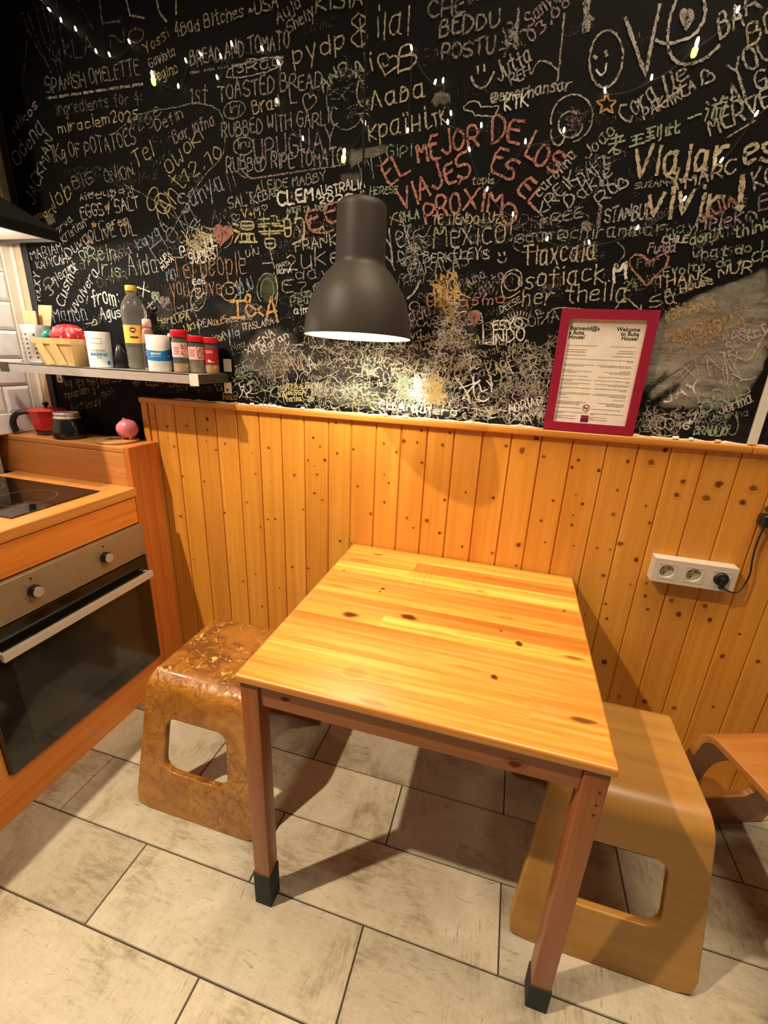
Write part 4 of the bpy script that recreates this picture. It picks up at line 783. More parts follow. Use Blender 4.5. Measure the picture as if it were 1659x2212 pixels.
# hood
t = thing('cooker_hood', 'black pyramid cooker hood on the tiled wall above the hob', 'cooker hood', (-1.24, -0.40, 1.67))
hx, hy0, hy1, hz = -1.058, -0.70, -0.100, 1.676
mb = MB(); o = 0.0
def frustum(mb, a, b, m=0):
    (x0, y0, x1, y1, z0), (X0, Y0, X1, Y1, z1) = a, b
    A = [(x0, y0, z0), (x1, y0, z0), (x1, y1, z0), (x0, y1, z0)]; B = [(X0, Y0, z1), (X1, Y0, z1), (X1, Y1, z1), (X0, Y1, z1)]
    ia = [mb.vert(p) for p in A]; ib = [mb.vert(p) for p in B]
    for i in range(4): j = (i+1) % 4; mb.face((ia[i], ia[j], ib[j], ib[i]), m)
frustum(mb, (-1.408, hy0, hx, hy1, hz), (-1.408, hy0, hx, hy1, hz+0.030)); frustum(mb, (-1.408, hy0, hx, hy1, hz+0.030), (-1.408, -0.50, -1.24, -0.28, hz+0.17)); frustum(mb, (-1.408, -0.50, -1.24, -0.28, hz+0.17), (-1.408, -0.50, -1.24, -0.28, 3.35))
frustum(mb, (-1.408, hy0, hx, hy1, hz), (-1.405, hy0+0.010, hx-0.010, hy1-0.010, hz)); frustum(mb, (-1.405, hy0+0.010, hx-0.010, hy1-0.010, hz), (-1.405, hy0+0.010, hx-0.010, hy1-0.010, hz+0.018))
mb.build('canopy', M['black_metal'], t)
mb = MB(); mb.box((-1.405, hy0+0.011, hz+0.010), (hx-0.011, hy1-0.011, hz+0.018), 0); up = mb.build('underside_panel', M['white_paint'], t)
mb = MB(); mb.lathe([(0.033, 0.0), (0.033, 0.004)], (-1.22, -0.40, hz+0.0055), 24, 0); mb.build('lamp_lens', emit('hood_lamp_glow', (1, .92, .8, 1), 8.0), up)
mb = MB(); mb.box((-1.36, -0.155, hz+0.001), (-1.34, -0.125, hz+0.010), 0, bev=0.002); mb.build('latch', M['black_plastic'], up)
# ================================================================ WALL SHELF AND WHAT STANDS ON IT
SZ = 1.289
t = thing('wall_shelf', 'slim brushed steel wall shelf fixed to the blackboard with small white brackets', 'shelf', (-0.94, -0.08, SZ-0.03))
mb = MB(); mb.box((-1.345, -0.160, SZ-0.030), (-0.532, -0.158, SZ), 0); mb.box((-1.345, -0.160, SZ-0.003), (-0.532, -0.002, SZ), 0); mb.build('shelf_tray', M['steel'], t)
mb = MB(); mb.box((-0.532, -0.160, SZ-0.030), (-0.528, -0.002, SZ), 0, bev=0.0008); mb.build('end_plate', M['steel_dark'], t)
mb = MB(); mb.box((-1.349, -0.160, SZ-0.030), (-1.345, -0.002, SZ), 0, bev=0.0008); mb.build('end_plate', M['steel_dark'], t)
mb = MB(); mb.box((-0.560, -0.1635, SZ-0.036), (-0.5275, -0.1605, SZ+0.001), 0, bev=0.001); mb.build('corner_clip', M['white_plastic'], t)
mb = MB(); mb.box((-1.366, -0.1635, SZ-0.032), (-1.328, -0.1605, SZ+0.002), 0, bev=0.001); mb.build('corner_clip', M['steel_dark'], t)
for (x0, x1, z0, z1, scr) in ((-0.541, -0.512, 1.2945, 1.336, 0), (-0.545, -0.517, 1.222, 1.258, 1), (-1.302, -1.275, 1.216, 1.257, 1)):
    mb = MB(); mb.box((x0, -0.006, z0), (x1, -0.002, z1), 0, bev=0.001); b_ = mb.build('bracket', M['white_plastic'], t)
    if scr:
        m2 = MB(); b2 = MB(); b2.lathe([(0.0045, 0), (0.0045, 0.002), (0.003, 0.0028)], (0, 0, 0), 16)
        for p in b2.v: m2.vert(((x0+x1)/2+p[0], -0.0061-p[2], z0+0.012+p[1]))
        for f in b2.f: m2.face(f)
        m2.build('screw', M['steel_dark'], b_)
def single(mb, name, mat, label, cat, loc, group=None):
    return tag(mb.build(name, mat, None, loc), label, cat, group)
# steel cutlery holder with drain holes
c0 = (-1.264, -0.075, SZ+0.001)
t = thing('utensil_holder', 'perforated brushed steel utensil holder at the left end of the wall shelf', 'utensil holder', c0)
mb = MB(); mb.lathe([(0.045, 0.0), (0.050, 0.006), (0.052, 0.13), (0.0512, 0.131), (0.0505, 0.13), (0.0485, 0.006), (0.01, 0.004)], c0, 48)
for k in range(12):
    a = 2*math.pi*k/12+0.1
    for j in range(6):
        z = 0.020+j*0.0155; r = 0.0522-0.0018*(1-z/0.13)+0.0002; u = Vector((-math.sin(a), math.cos(a), 0)); p = Vector((c0[0]+r*math.cos(a), c0[1]+r*math.sin(a), c0[2]+z))
        ids = [mb.vert(p+u*0.0036*math.cos(q)+Vector((0, 0, 0.0036*math.sin(q)))) for q in [2*math.pi*i/12 for i in range(12)]]; mb.face(ids, 1)
mb.build('perforated_can', [M['steel'], M['ink']], t)
def paddle(p0, p1, w, name, label, grp):
    mb = MB(); a, b = Vector(p0), Vector(p1); d = (b-a); side = Vector((0.96, 0.28, 0)).normalized(); nrm = d.normalized().cross(side).normalized(); prev = None
    for k in range(9):
        q = k/8; hw = w*(0.28+0.72*max(0, (q-0.35)/0.65)**0.6) if q > 0.35 else w*0.28
        if k == 8: hw *= 0.9
        c = a+d*q; cur = [mb.vert(c+side*hw*s+nrm*0.003*n) for s, n in ((-1, -1), (1, -1), (1, 1), (-1, 1))]
        if prev:
            for i in range(4): j = (i+1) % 4; mb.face((prev[i], prev[j], cur[j], cur[i]))
        else: mb.face(cur[::-1])
        prev = cur
    mb.face(prev); return tag(mb.build(name, M['raw_wood'], None, p0), label, 'spatula', grp)
paddle((-1.271, -0.085, SZ+0.012), (-1.255, -0.098, SZ+0.178), 0.024, 'wooden_spatula', 'wooden spatula with the shorter blade, standing in the steel holder', None)
paddle((-1.253, -0.070, SZ+0.012), (-1.219, -0.063, SZ+0.200), 0.026, 'wooden_spatula', 'wooden spatula with the taller blade, standing in the steel holder', None)
# veneer punnet with a red plastic bag and a teal lid
t = thing('wooden_punnet', 'thin wooden veneer punnet on the wall shelf beside the steel holder', 'basket', (-1.125, -0.092, SZ+0.001))
def punnet_side(z0, z1, x0, x1, y0, y1, X0, X1, Y0, Y1, th, mat, name, parent):
    mb = MB(); lo = [(x0, y0), (x1, y0), (x1, y1), (x0, y1)]; hi = [(X0, Y0), (X1, Y0), (X1, Y1), (X0, Y1)]; cx_, cy_ = (X0+X1)/2, (Y0+Y1)/2
    def ins(p): return (p[0]+(th if p[0] < cx_ else -th), p[1]+(th if p[1] < cy_ else -th))
    A = [mb.vert((*p, z0), 0.3+0.13*i) for i, p in enumerate(lo)]; B = [mb.vert((*p, z1), 0.3+0.13*i) for i, p in enumerate(hi)]; Ai = [mb.vert((*ins(p), z0)) for p in lo]; Bi = [mb.vert((*ins(p), z1)) for p in hi]
    for i in range(4):
        j = (i+1) % 4; mb.face((A[i], A[j], B[j], B[i])); mb.face((Ai[j], Ai[i], Bi[i], Bi[j])); mb.face((B[i], B[j], Bi[j], Bi[i])); mb.face((A[j], A[i], Ai[i], Ai[j]))
    return mb.build(name, mat, parent)
z = SZ+0.001
punnet_side(z, z+0.082, -1.178, -1.048, -0.136, -0.050, -1.204, -1.036, -0.150, -0.036, 0.002, M['punnet'], 'side_panel', t)
mb = MB(); mb.box((-1.177, -0.135, z), (-1.049, -0.051, z+0.002)); mb.build('bottom_panel', M['punnet'], t)
punnet_side(z+0.070, z+0.089, -1.2035, -1.0345, -0.152, -0.034, -1.2085, -1.0325, -0.154, -0.032, 0.0025, M['punnet'], 'rim_band', t)
mb = MB()
for (xa, xb, sl) in ((-1.160, -1.128, 0.03), (-1.105, -1.075, 0.022)):
    p = [(xa, -0.1385, z+0.004), (xb, -0.1385, z+0.004), (xb-sl, -0.1505, z+0.071), (xa-sl, -0.1505, z+0.071)]; q = [(a, b-0.0012, c) for a, b, c in p]
    mb.quad(q, 0, 0.8)
    for i in range(4): j = (i+1) % 4; mb.quad([p[i], p[j], q[j], q[i]], 0, 0.8)
mb.build('veneer_strip', M['punnet'], t)
mb = MB(); rs = random.Random(3)
wv = [(rs.uniform(-4, 4), rs.uniform(-4, 4), rs.uniform(0, 6)) for _ in range(7)]
def crumple(a, zz): return 1+0.10*sum(math.sin(w[0]*a*1.0+w[1]*zz*30+w[2]) for w in wv)/3.0
def crump(a, zz): return 1+0.13*math.sin(3*a+zz*40)+0.08*math.sin(5*a-zz*70+1)+0.05*math.sin(9*a+2)
pr = [(0.035, 0.0), (0.052, 0.012), (0.060, 0.030), (0.058, 0.045), (0.047, 0.058), (0.030, 0.067), (0.012, 0.071)]
b2 = MB(); b2.lathe(pr, (0, 0, 0), 40, jit=crump)
for p in b2.v: mb.vert((-1.098+p[0]*1.12, -0.092+p[1]*0.70, z+0.066+p[2]))
for f in b2.f: mb.face(f, 0, True)
single(mb, 'plastic_bag', M['red_bag'], 'crumpled red plastic bag stuffed into the wooden punnet', 'bag', (-1.098, -0.092, z+0.066))
mb = MB(); b2 = MB(); b2.lathe([(0.004, -0.026), (0.013, -0.023), (0.018, -0.012), (0.0185, 0.0), (0.0185, 0.012), (0.016, 0.02), (0.008, 0.024)], (0, 0, 0), 24)
mt = Matrix.Translation((-1.166, -0.118, z+0.094)) @ Euler((0.5, 1.0, 0.3)).to_matrix().to_4x4()
for p in b2.v: mb.vert(mt @ Vector(p))
for f in b2.f: mb.face(f, 0, True)
single(mb, 'plastic_scoop', M['teal'], 'small rounded teal plastic piece resting in the wooden punnet', 'plastic piece', (-1.166, -0.118, z+0.094))
# flat lettering helper: wraps printed words around a can or lays them on a plane
def text_mesh(body, size, align='LEFT', bold=0.0, spacing=1.0):
    cu = bpy.data.curves.new('txt', 'FONT'); cu.body = body; cu.size = size; cu.align_x = align; cu.offset = bold; cu.space_line = spacing; cu.resolution_u = 3
    ob = bpy.data.objects.new('txt', cu); COL.objects.link(ob); dg = bpy.context.evaluated_depsgraph_get(); dg.update()
    me = bpy.data.meshes.new_from_object(ob.evaluated_get(dg)); vs = [tuple(v.co) for v in me.vertices]; fs = [tuple(p.vertices) for p in me.polygons]
    bpy.data.objects.remove(ob); bpy.data.curves.remove(cu); bpy.data.meshes.remove(me); return vs, fs
def wrap(mb, body, size, c, r, z, ang, m=0, bold=0.0):
    vs, fs = text_mesh(body, size, 'CENTER', bold); base = len(mb.v)
    for v in vs:
        a = ang+v[0]/r; mb.vert((c[0]+r*math.cos(a), c[1]+r*math.sin(a), c[2]+z+v[1]))
    for f in fs: mb.face([base+i for i in f], m)
def view_ang(c): return math.atan2(CAM.y-c[1], CAM.x-c[0])
def band(mb, c, r, z0, z1, a0, a1, m=0, n=24, top=None, bot=None):
    lo = []; hi = []
    for k in range(n+1):
        a = a0+(a1-a0)*k/n; q = k/n; lo.append(mb.vert((c[0]+r*math.cos(a), c[1]+r*math.sin(a), c[2]+(bot(q) if bot else z0)))); hi.append(mb.vert((c[0]+r*math.cos(a), c[1]+r*math.sin(a), c[2]+(top(q) if top else z1))))
    for k in range(n): mb.face((lo[k], lo[k+1], hi[k+1], hi[k]), m, True)
# salt can
c0 = (-0.966, -0.100, SZ+0.001); va = view_ang(c0)-0.15
t = thing('salt_can', 'white cardboard sea salt can with blue lettering, right of the wooden punnet', 'salt can', c0)
mb = MB(); mb.lathe([(0.0362, 0), (0.0372, 0.001), (0.0372, 0.114), (0.0362, 0.1155), (0.0345, 0.1155), (0.0345, 0.113), (0.002, 0.113)], c0, 48); mb.build('can', M['label_white'], t)
mb = MB(); band(mb, c0, 0.0374, 0.002, 0.05, va-1.5, va+1.5, 0, 36, top=lambda q: 0.050); bd = mb.build('label_band', M['label_pale'], t)
mb = MB(); band(mb, c0, 0.03755, 0.002, 0.03, va-0.75, va+0.75, 0, 20, top=lambda q: 0.004+0.024*(1-abs(q-0.5)*2)); mb.build('mountain_print', M['label_white'], bd)
mb = MB(); wrap(mb, 'SAL DE MESA', 0.0075, c0, 0.0377, 0.053, va); wrap(mb, 'MARINA', 0.0145, c0, 0.0377, 0.038, va, 0, 0.0004); wrap(mb, 'FINA', 0.006, c0, 0.0377, 0.030, va); band(mb, c0, 0.0377, 0.010, 0.022, va+0.62, va+0.9)
for a_, b_, z0, z1 in ((-.45, .35, .094, .0948), (-.45, -.43, .078, .0945), (.33, .35, .078, .0945), (-.45, .35, .0775, .0783)): band(mb, c0, 0.0377, z0, z1, va+a_, va+b_, 0, 8)
mb.build('lettering', M['ink_blue'], t)
# black bag lump and pale packet
mb = MB(); b2 = MB(); b2.lathe([(0.030, 0), (0.038, 0.006), (0.037, 0.03), (0.030, 0.055), (0.018, 0.075), (0.006, 0.086)], (0, 0, 0), 28, jit=lambda a, zz: 1+0.12*math.sin(3*a+zz*50)+0.07*math.sin(7*a+1))
for p in b2.v: mb.vert((-0.908+p[0]*0.62-0.012*(p[2]/0.086), -0.060+p[1]*0.8, SZ+0.001+p[2]))
for f in b2.f: mb.face(f, 0, True)
single(mb, 'black_pouch', M['bag_black'], 'slumped black plastic pouch between the salt can and the oil bottle', 'pouch', (-0.894, -0.060, SZ+0.001))
mb = MB(); mb.box((-0.934, -0.052, SZ+0.001), (-0.916, -0.022, SZ+0.072), 0, bev=0.004, seg=3); single(mb, 'spice_packet', M['label_yellow'], 'narrow pale yellow packet half hidden behind the salt can', 'packet', (-0.925, -0.037, SZ+0.001))
# oil bottle
c0 = (-0.838, -0.062, SZ+0.001); va = view_ang(c0)
t = thing('oil_bottle', 'tall ribbed clear oil bottle with yellow cap and yellow label on the wall shelf', 'bottle', c0)
mb = MB(); OK_ = 0.94; pr = [(0.030, 0.0), (0.038, 0.004), (0.0405, 0.012)]
for k in range(5): pr += [(0.0405, 0.016+k*0.012), (0.0380, 0.021+k*0.012), (0.0405, 0.026+k*0.012)]
pr += [(0.0412, 0.082), (0.0412, 0.142), (0.0398, 0.150), (0.0425, 0.158), (0.0400, 0.166), (0.0425, 0.176), (0.0415, 0.190), (0.0365, 0.207), (0.0280, 0.222), (0.0185, 0.233), (0.0150, 0.238), (0.0150, 0.246)]
pr = [(r*OK_, z) for r, z in pr]; mb.lathe(pr, c0, 48); mb.build('bottle', M['clear'], t)
mb = MB(); mb.lathe([(max(r-0.0015, 0.001), zz+0.002) for r, zz in pr if zz <= 0.070][:], c0, 40); mb.build('oil', M['oil'], t)
mb = MB(); mb.lathe([(0.0170, 0.2465), (0.0175, 0.250), (0.0172, 0.262), (0.0155, 0.2645)], c0, 32); mb.build('cap', M['yellow_plastic'], t)
mb = MB(); band(mb, c0, 0.0393, 0.084, 0.141, va-1.25, va+1.25, 0, 36); lb = mb.build('label', M['label_yellow'], t)
mb = MB(); ar = va-0.25
def patch(mb, c, r, z, ang, ru, rv, m=0, n=20):
    ids = [mb.vert((c[0]+r*math.cos(ang+ru*math.cos(q)/r), c[1]+r*math.sin(ang+ru*math.cos(q)/r), c[2]+z+rv*math.sin(q))) for q in [2*math.pi*i/n for i in range(n)]]; mb.face(ids, m)
patch(mb, c0, 0.0396, 0.126, ar, 0.011, 0.011, 0); patch(mb, c0, 0.03975, 0.126, ar, 0.0075, 0.0075, 1); patch(mb, c0, 0.0399, 0.126, ar, 0.006, 0.0022, 2)
band(mb, c0, 0.0396, 0.100, 0.106, ar-0.28, ar+0.36, 1, 10); mb.build('label_print', [M['label_orange'], M['label_dark'], M['label_white']], lb)
# sauce bottle
c0 = (-0.776, -0.078, SZ+0.001); va = view_ang(c0)
t = thing('sauce_bottle', 'slim brown sauce bottle with dark label and pale cap, right of the oil bottle', 'bottle', c0)
mb = MB(); mb.lathe([(0.0185, 0), (0.0214, 0.003), (0.0220, 0.05), (0.0220, 0.088), (0.0197, 0.108), (0.0165, 0.126), (0.0130, 0.136)], c0, 36); mb.build('bottle', M['sauce'], t)
mb = MB(); mb.lathe([(0.0223, 0.006), (0.0223, 0.086)], c0, 36, closed_top=False, closed_bot=False); band(mb, c0, 0.0225, 0.012, 0.034, va+0.15, va+0.6, 1, 8)
for zz in (0.046, 0.052, 0.058, 0.072): band(mb, c0, 0.0225, zz, zz+0.002, va-0.6, va-0.05+zz*2, 1, 8)
mb.build('label', [M['sauce_label'], M['label_white']], t)
mb = MB(); mb.lathe([(0.0145, 0.137), (0.0140, 0.158), (0.0110, 0.162)], c0, 28); mb.build('cap', M['label_pinkish'], t)
# blue and white can
def drum(name, c0, r, h, label, cat):
    t = thing(name, label, cat, c0); return t
c0 = (-0.719, -0.100, SZ+0.001); va = view_ang(c0)
t = thing('sugar_can', 'white cardboard can with a wavy blue band, left of the red-lidded jars', 'can', c0)
mb = MB(); mb.lathe([(0.0365, 0), (0.0375, 0.001), (0.0375, 0.111), (0.0365, 0.1125), (0.035, 0.1125), (0.035, 0.110), (0.002, 0.110)], c0, 48); mb.build('can', M['label_white'], t)
mb = MB(); band(mb, c0, 0.0377, 0, 0, va-2.2, va+2.2, 0, 48, top=lambda q: 0.066+0.010*(q-0.5)+0.003*math.sin(q*9), bot=lambda q: 0.038-0.006*math.sin(q*3.1)); bb = mb.build('blue_band', M['label_blue'], t)
mb = MB(); wrap(mb, 'azucar', 0.013, c0, 0.0379, 0.052, va-0.30, 0, 0.0003); band(mb, c0, 0.0379, 0.046, 0.0472, va-0.8, va+0.1, 0, 10); band(mb, c0, 0.0379, 0.046, 0.049, va+0.65, va+0.85, 0, 6); mb.build('lettering', M['label_white'], bb)
c0 = (-0.672, -0.052, SZ+0.001)
t = thing('navy_can', 'navy blue can with pale lid mostly hidden behind the jar and the white can', 'can', c0)
mb = MB(); mb.lathe([(0.0345, 0), (0.0355, 0.001), (0.0355, 0.108)], c0, 40); mb.build('can', M['navy'], t)
mb = MB(); mb.lathe([(0.0362, 0.1082), (0.0362, 0.118), (0.035, 0.1195)], c0, 40); mb.build('lid', M['label_white'], t)
# three spice jars
def jar(c0, r, h, lab, spice, lvl, style, rr=None):
    va = view_ang(c0); t = thing('spice_jar', lab, 'spice jar', c0, 'red-lidded spice jars at the right end of the shelf'); hl = h*0.17
    mb = MB(); pr = [(r*0.9, 0), (r, 0.003), (r, h*0.68), (r*0.97, h*0.74), (r*0.86, h*0.80), (r*0.86, h-hl-0.0005)]
    mb.lathe(pr, c0, 36); mb.build('glass', M['clear'], t)
    mb = MB(); mb.lathe([(r*0.86, 0.002), (r*0.95, 0.005), (r*0.95, h*lvl)], c0, 32); mb.build('spice', M[spice], t)
    mb = MB(); mb.lathe([(r*0.97, h-hl), (r*1.02, h-hl+0.002), (r*1.02, h-0.003), (r*0.97, h)], c0, 36); ld = mb.build('lid', M['red_plastic'], t)
    mb = MB()
    for k in range(28):
        a = 2*math.pi*k/28; mb.box((c0[0]+r*1.02*math.cos(a)-0.0008, c0[1]+r*1.02*math.sin(a)-0.0008, c0[2]+h-hl+0.003), (c0[0]+r*1.02*math.cos(a)+0.0008, c0[1]+r*1.02*math.sin(a)+0.0008, c0[2]+h-0.004))
    mb.build('lid_grip', M['red_plastic'], ld)
    z0, z1 = (h*0.36, h*0.70) if style < 2 else (h*0.26, h*0.70)
    mb = MB(); band(mb, c0, r*1.012, z0, z1, va-1.5, va+1.5, 0, 30); rs = random.Random(int(h*1e5))
    if style < 2:
        for k in range(60): patch(mb, c0, r*1.02, rs.uniform(z0+0.003, z1-0.003), va+rs.uniform(0.05, 1.2), 0.0018, 0.0013, 1, 8)
        for k in range(4): band(mb, c0, r*1.02, z0+0.010+k*0.006, z0+0.012+k*0.006, va-0.9, va-0.25+0.1*(k % 2), 1, 8)
    else:
        for k in range(14): patch(mb, c0, r*1.02, z0+0.006+abs(rs.gauss(0, 0.004)), va+rs.gauss(-0.2, 0.16), 0.0022, 0.0016, 1, 8)
        for k in range(2): band(mb, c0, r*1.02, z1-0.010-k*0.005, z1-0.0085-k*0.005, va-0.6, va+0.3, 1, 8)
    mb.build('label', [M['label_pinkish'], M['label_red']] if style < 2 else [M['label_red'], M['label_white']], t)
jar((-0.632, -0.102, SZ+0.001), 0.0262, 0.131, 'tallest red-lidded spice jar, holding tan spice, right of the blue-banded can', 'spice_tan', 0.22, 0)
jar((-0.590, -0.080, SZ+0.001), 0.0250, 0.116, 'red-lidded spice jar filled with grey pepper, the middle of the three', 'spice_grey', 0.66, 1)
jar((-0.556, -0.052, SZ+0.001), 0.0245, 0.113, 'red-lidded spice jar with a dark red label, nearest the right end of the shelf', 'spice_gold', 0.24, 2)
# ================================================================ ON THE LEDGE
LZ = 1.0228
c0 = (-1.302, -0.072, LZ)
t = thing('moka_pot', 'red upper half of a moka pot with black handle, beside the tiled wall', 'moka pot', c0)
mb = MB(); mb.lathe([(0.046, 0.0), (0.0475, 0.020), (0.049, 0.022), (0.060, 0.088), (0.0605, 0.090)], c0, 8, 0, sm=False, mats=[0, 1, 1, 1], phase=math.pi/8); bd = mb.build('body', [M['black_gloss'], M['red_enamel']], t)
mb = MB(); mb.lathe([(0.066, 0.0905), (0.067, 0.093), (0.050, 0.099), (0.012, 0.104)], c0, 8, 0, sm=False, phase=math.pi/8)
mb.face([mb.vert((c0[0]+a, c0[1]+b, c0[2]+z_)) for a, b, z_ in ((0.050, -0.028, 0.089), (0.082, -0.004, 0.0915), (0.055, 0.024, 0.089))]); ld = mb.build('lid', M['red_enamel'], t)
mb = MB(); mb.lathe([(0.005, 0.104), (0.006, 0.108), (0.0105, 0.113), (0.011, 0.118), (0.007, 0.1225)], c0, 20); mb.build('knob', M['black_plastic'], ld)
d = Vector((-0.80, -0.60, 0)).normalized(); hp = [Vector(c0)+d*a+Vector((0, 0, b)) for a, b in ((0.050, 0.082), (0.075, 0.084), (0.098, 0.078), (0.112, 0.060), (0.116, 0.036), (0.112, 0.010))]
mb = MB(); mb.tube(smooth_path(hp, 5), [0.0085]*6+[0.0095]*6+[0.0105]*6+[0.0115]*8, 12); mb.build('handle', M['black_plastic'], t)
mb = MB(); q = [Vector(c0)+Vector((x_, y_, z_)) for x_, y_, z_ in ((0.050, -0.020, 0.060), (0.078, -0.004, 0.088), (0.052, 0.016, 0.060))]; mb.face([mb.vert(p) for p in q]); q2 = [Vector(c0)+Vector((x_, y_, z_)) for x_, y_, z_ in ((0.046, -0.026, 0.089), (0.080, -0.004, 0.0895), (0.048, 0.022, 0.089))]
i1 = [mb.vert(p) for p in q]; i2 = [mb.vert(p) for p in q2]
for i in range(3): j = (i+1) % 3; mb.face((i1[i], i1[j], i2[j], i2[i]))
mb.build('spout', M['red_enamel'], t)
c0 = (-1.176, -0.097, LZ)
t = thing('coffee_boiler', 'glossy black moka pot boiler with bare aluminium rim, right of the red top half', 'moka pot boiler', c0)
mb = MB(); mb.lathe([(0.052, 0), (0.0545, 0.003), (0.0560, 0.012), (0.0505, 0.048), (0.0450, 0.070), (0.044, 0.074)], c0, 44, phase=0.0); mb.build('boiler', M['black_gloss'], t)
mb = MB(); mb.lathe([(0.0448, 0.0741), (0.0458, 0.077), (0.0415, 0.080), (0.0405, 0.086), (0.0420, 0.088), (0.0420, 0.094), (0.0405, 0.0955), (0.036, 0.0955), (0.035, 0.080)], c0, 44, closed_top=True); mb.build('threaded_rim', M['rim_metal'], t)
c0 = (-0.972, -0.076, LZ)
t = thing('trivet', 'round burnt wooden trivet at the end of the pine ledge', 'trivet', c0)
mb = MB(); mb.lathe([(0.069, 0), (0.0715, 0.002), (0.0715, 0.007), (0.069, 0.0095)], c0, 48); mb.build('board', M['trivet'], t)
mb = MB(); rs = random.Random(4); N = 30; ids = [mb.vert((c0[0]-0.012+(0.026+0.010*math.sin(3*q+1)+rs.uniform(-.004, .004))*math.cos(q), c0[1]-0.008+(0.018+0.006*math.sin(2*q)+rs.uniform(-.003, .003))*math.sin(q), c0[2]+0.0098)) for q in [2*math.pi*i/N for i in range(N)]]; mb.face(ids); mb.build('burn_mark', M['burnt'], t)
c0 = (-0.942, -0.056, LZ+0.0098)
t = thing('onion', 'small pink onion lying on the round wooden trivet', 'onion', c0)
mb = MB(); b2 = MB(); b2.lathe([(0.004, -0.041), (0.008, -0.036), (0.024, -0.029), (0.036, -0.014), (0.0385, 0.0), (0.034, 0.015), (0.022, 0.027), (0.010, 0.035), (0.005, 0.042), (0.003, 0.046)], (0, 0, 0), 32, jit=lambda a, zz: 1+0.02*math.sin(6*a))
mt = Matrix.Translation(Vector(c0)+Vector((0, 0, 0.0385))) @ Euler((-0.30, -0.62, 0.0)).to_matrix().to_4x4()
for p in b2.v: mb.vert(mt @ Vector(p))
for f in b2.f: mb.face(f, 0, True)
mb.build('bulb', M['onion'], t)
mb = MB()
for k in range(7): a = 2*math.pi*k/7; mb.tube([mt @ Vector((0.002*math.cos(a), 0.002*math.sin(a), -0.040)), mt @ Vector((0.008*math.cos(a), 0.008*math.sin(a), -0.046))], [0.0008, 0.0003], 5)
mb.build('roots', M['raw_wood'], t)
# ================================================================ PENDANT LAMP
PX, PY, PZ = 0.024, -0.214, 1.413; LS = 0.3105/0.3135
TILT = Matrix.Translation((PX, PY, PZ+0.3135*LS)) @ Matrix.Rotation(-0.042, 4, 'X') @ Matrix.Translation((-PX, -PY, -PZ-0.3135*LS))
def tilt(mb): mb.v = [tuple(TILT @ Vector(p)) for p in mb.v]
t = thing('pendant_lamp', 'dark grey bell-shaped pendant lamp with white inside, hanging above the pine table', 'pendant lamp', (PX, PY, PZ))
pf = [(0.1395, 0), (0.1393, 0.005), (0.1375, 0.022), (0.1335, 0.046), (0.1215, 0.088), (0.1105, 0.110), (0.098, 0.128), (0.0840, 0.147), (0.0725, 0.159), (0.0655, 0.166), (0.0632, 0.172), (0.0625, 0.180), (0.0610, 0.288), (0.0590, 0.298), (0.053, 0.305), (0.042, 0.309), (0.006, 0.3105)]
mb = MB(); mb.lathe(pf, (PX, PY, PZ), 72, closed_bot=False); tilt(mb); sh = mb.build('lamp_shade', M['lamp_grey'], t)
mb = MB(); inn = [(r-0.0018, z) for r, z in pf[:12]]+[(0.05, 0.20), (0.004, 0.201)]
mb.lathe([(0.1395, 0.0)]+inn, (PX, PY, PZ), 72, closed_bot=False); tilt(mb); mb.build('shade_lining', M['lamp_white'], sh)
mb = MB(); b2 = [(0.006, -0.030), (0.018, -0.025), (0.027, -0.014), (0.030, 0.0), (0.027, 0.014), (0.018, 0.030), (0.013, 0.045), (0.013, 0.055)]
mb.lathe(b2, (PX, PY, PZ+0.088), 28); tilt(mb); mb.build('light_bulb', M['bulb'], t)
mb = MB(); mb.lathe([(0.017, 0.140), (0.017, 0.199)], (PX, PY, PZ), 24); tilt(mb); mb.build('lamp_holder', M['lamp_white'], t)
mb = MB(); mb.tube([(PX, PY, PZ+0.3138*LS), (PX, PY, 3.4)], 0.0028, 8); mb.build('cord', M['black_plastic'], t)
mb = MB(); mb.lathe([(0.010, 0.3137*LS), (0.009, 0.326), (0.005, 0.332)], (PX, PY, PZ), 20); mb.build('cord_grip', M['black_plastic'], t)
lp = bpy.data.lights.new('pendant_bulb_light', 'SPOT'); lp.spot_size = math.radians(150); lp.spot_blend = 0.6; lp.energy = 13.0; lp.color = (1.0, 0.86, 0.62); lp.shadow_soft_size = 0.025
lo = bpy.data.objects.new('pendant_bulb_light', lp); COL.objects.link(lo); lo.location = TILT @ Vector((PX, PY, PZ+0.042))
# ================================================================ TABLE
TX, TY, TS, TZ = -0.048, -0.757, 0.740, 0.730
t = thing('dining_table', 'square solid pine table with knotty top, pushed against the wainscot under the pendant lamp', 'table', (TX+TS/2, TY+TS/2, 0))
mb = MB(); E = 0.005; x0, x1, y0, y1 = TX+E, TX+TS-E, TY+E, TY+TS-E; zt, zb = TZ, TZ-0.019
rs = random.Random(12); ys = [y0]
while ys[-1] < y1-0.09: ys.append(ys[-1]+rs.uniform(0.052, 0.082))
ys.append(y1); pieces = []
pat = [0.62, 0.80, 0.45, 0.30, 0.72, 0.25, 0.66, 0.30, 0.85, 0.55, 0.74, 0.40, 0.70]
for i in range(len(ys)-1):
    xc = rs.choice([None, rs.uniform(0.2, 0.6)]); r = pat[i % len(pat)]
    segs = [(x0, x1, r)] if xc is None else [(x0, x0+xc, r), (x0+xc, x1, min(1, max(0, r+rs.choice((-.35, .3)))))]
    for a, b, rr in segs: pieces.append((a, b, ys[i], ys[i+1], rr)); mb.quad([(a, ys[i], zt), (b, ys[i], zt), (b, ys[i+1], zt), (a, ys[i+1], zt)], 0, rr)
loops = []
corner = [(x0, y0, math.pi), (x1, y0, 1.5*math.pi), (x1, y1, 0), (x0, y1, math.pi/2)]
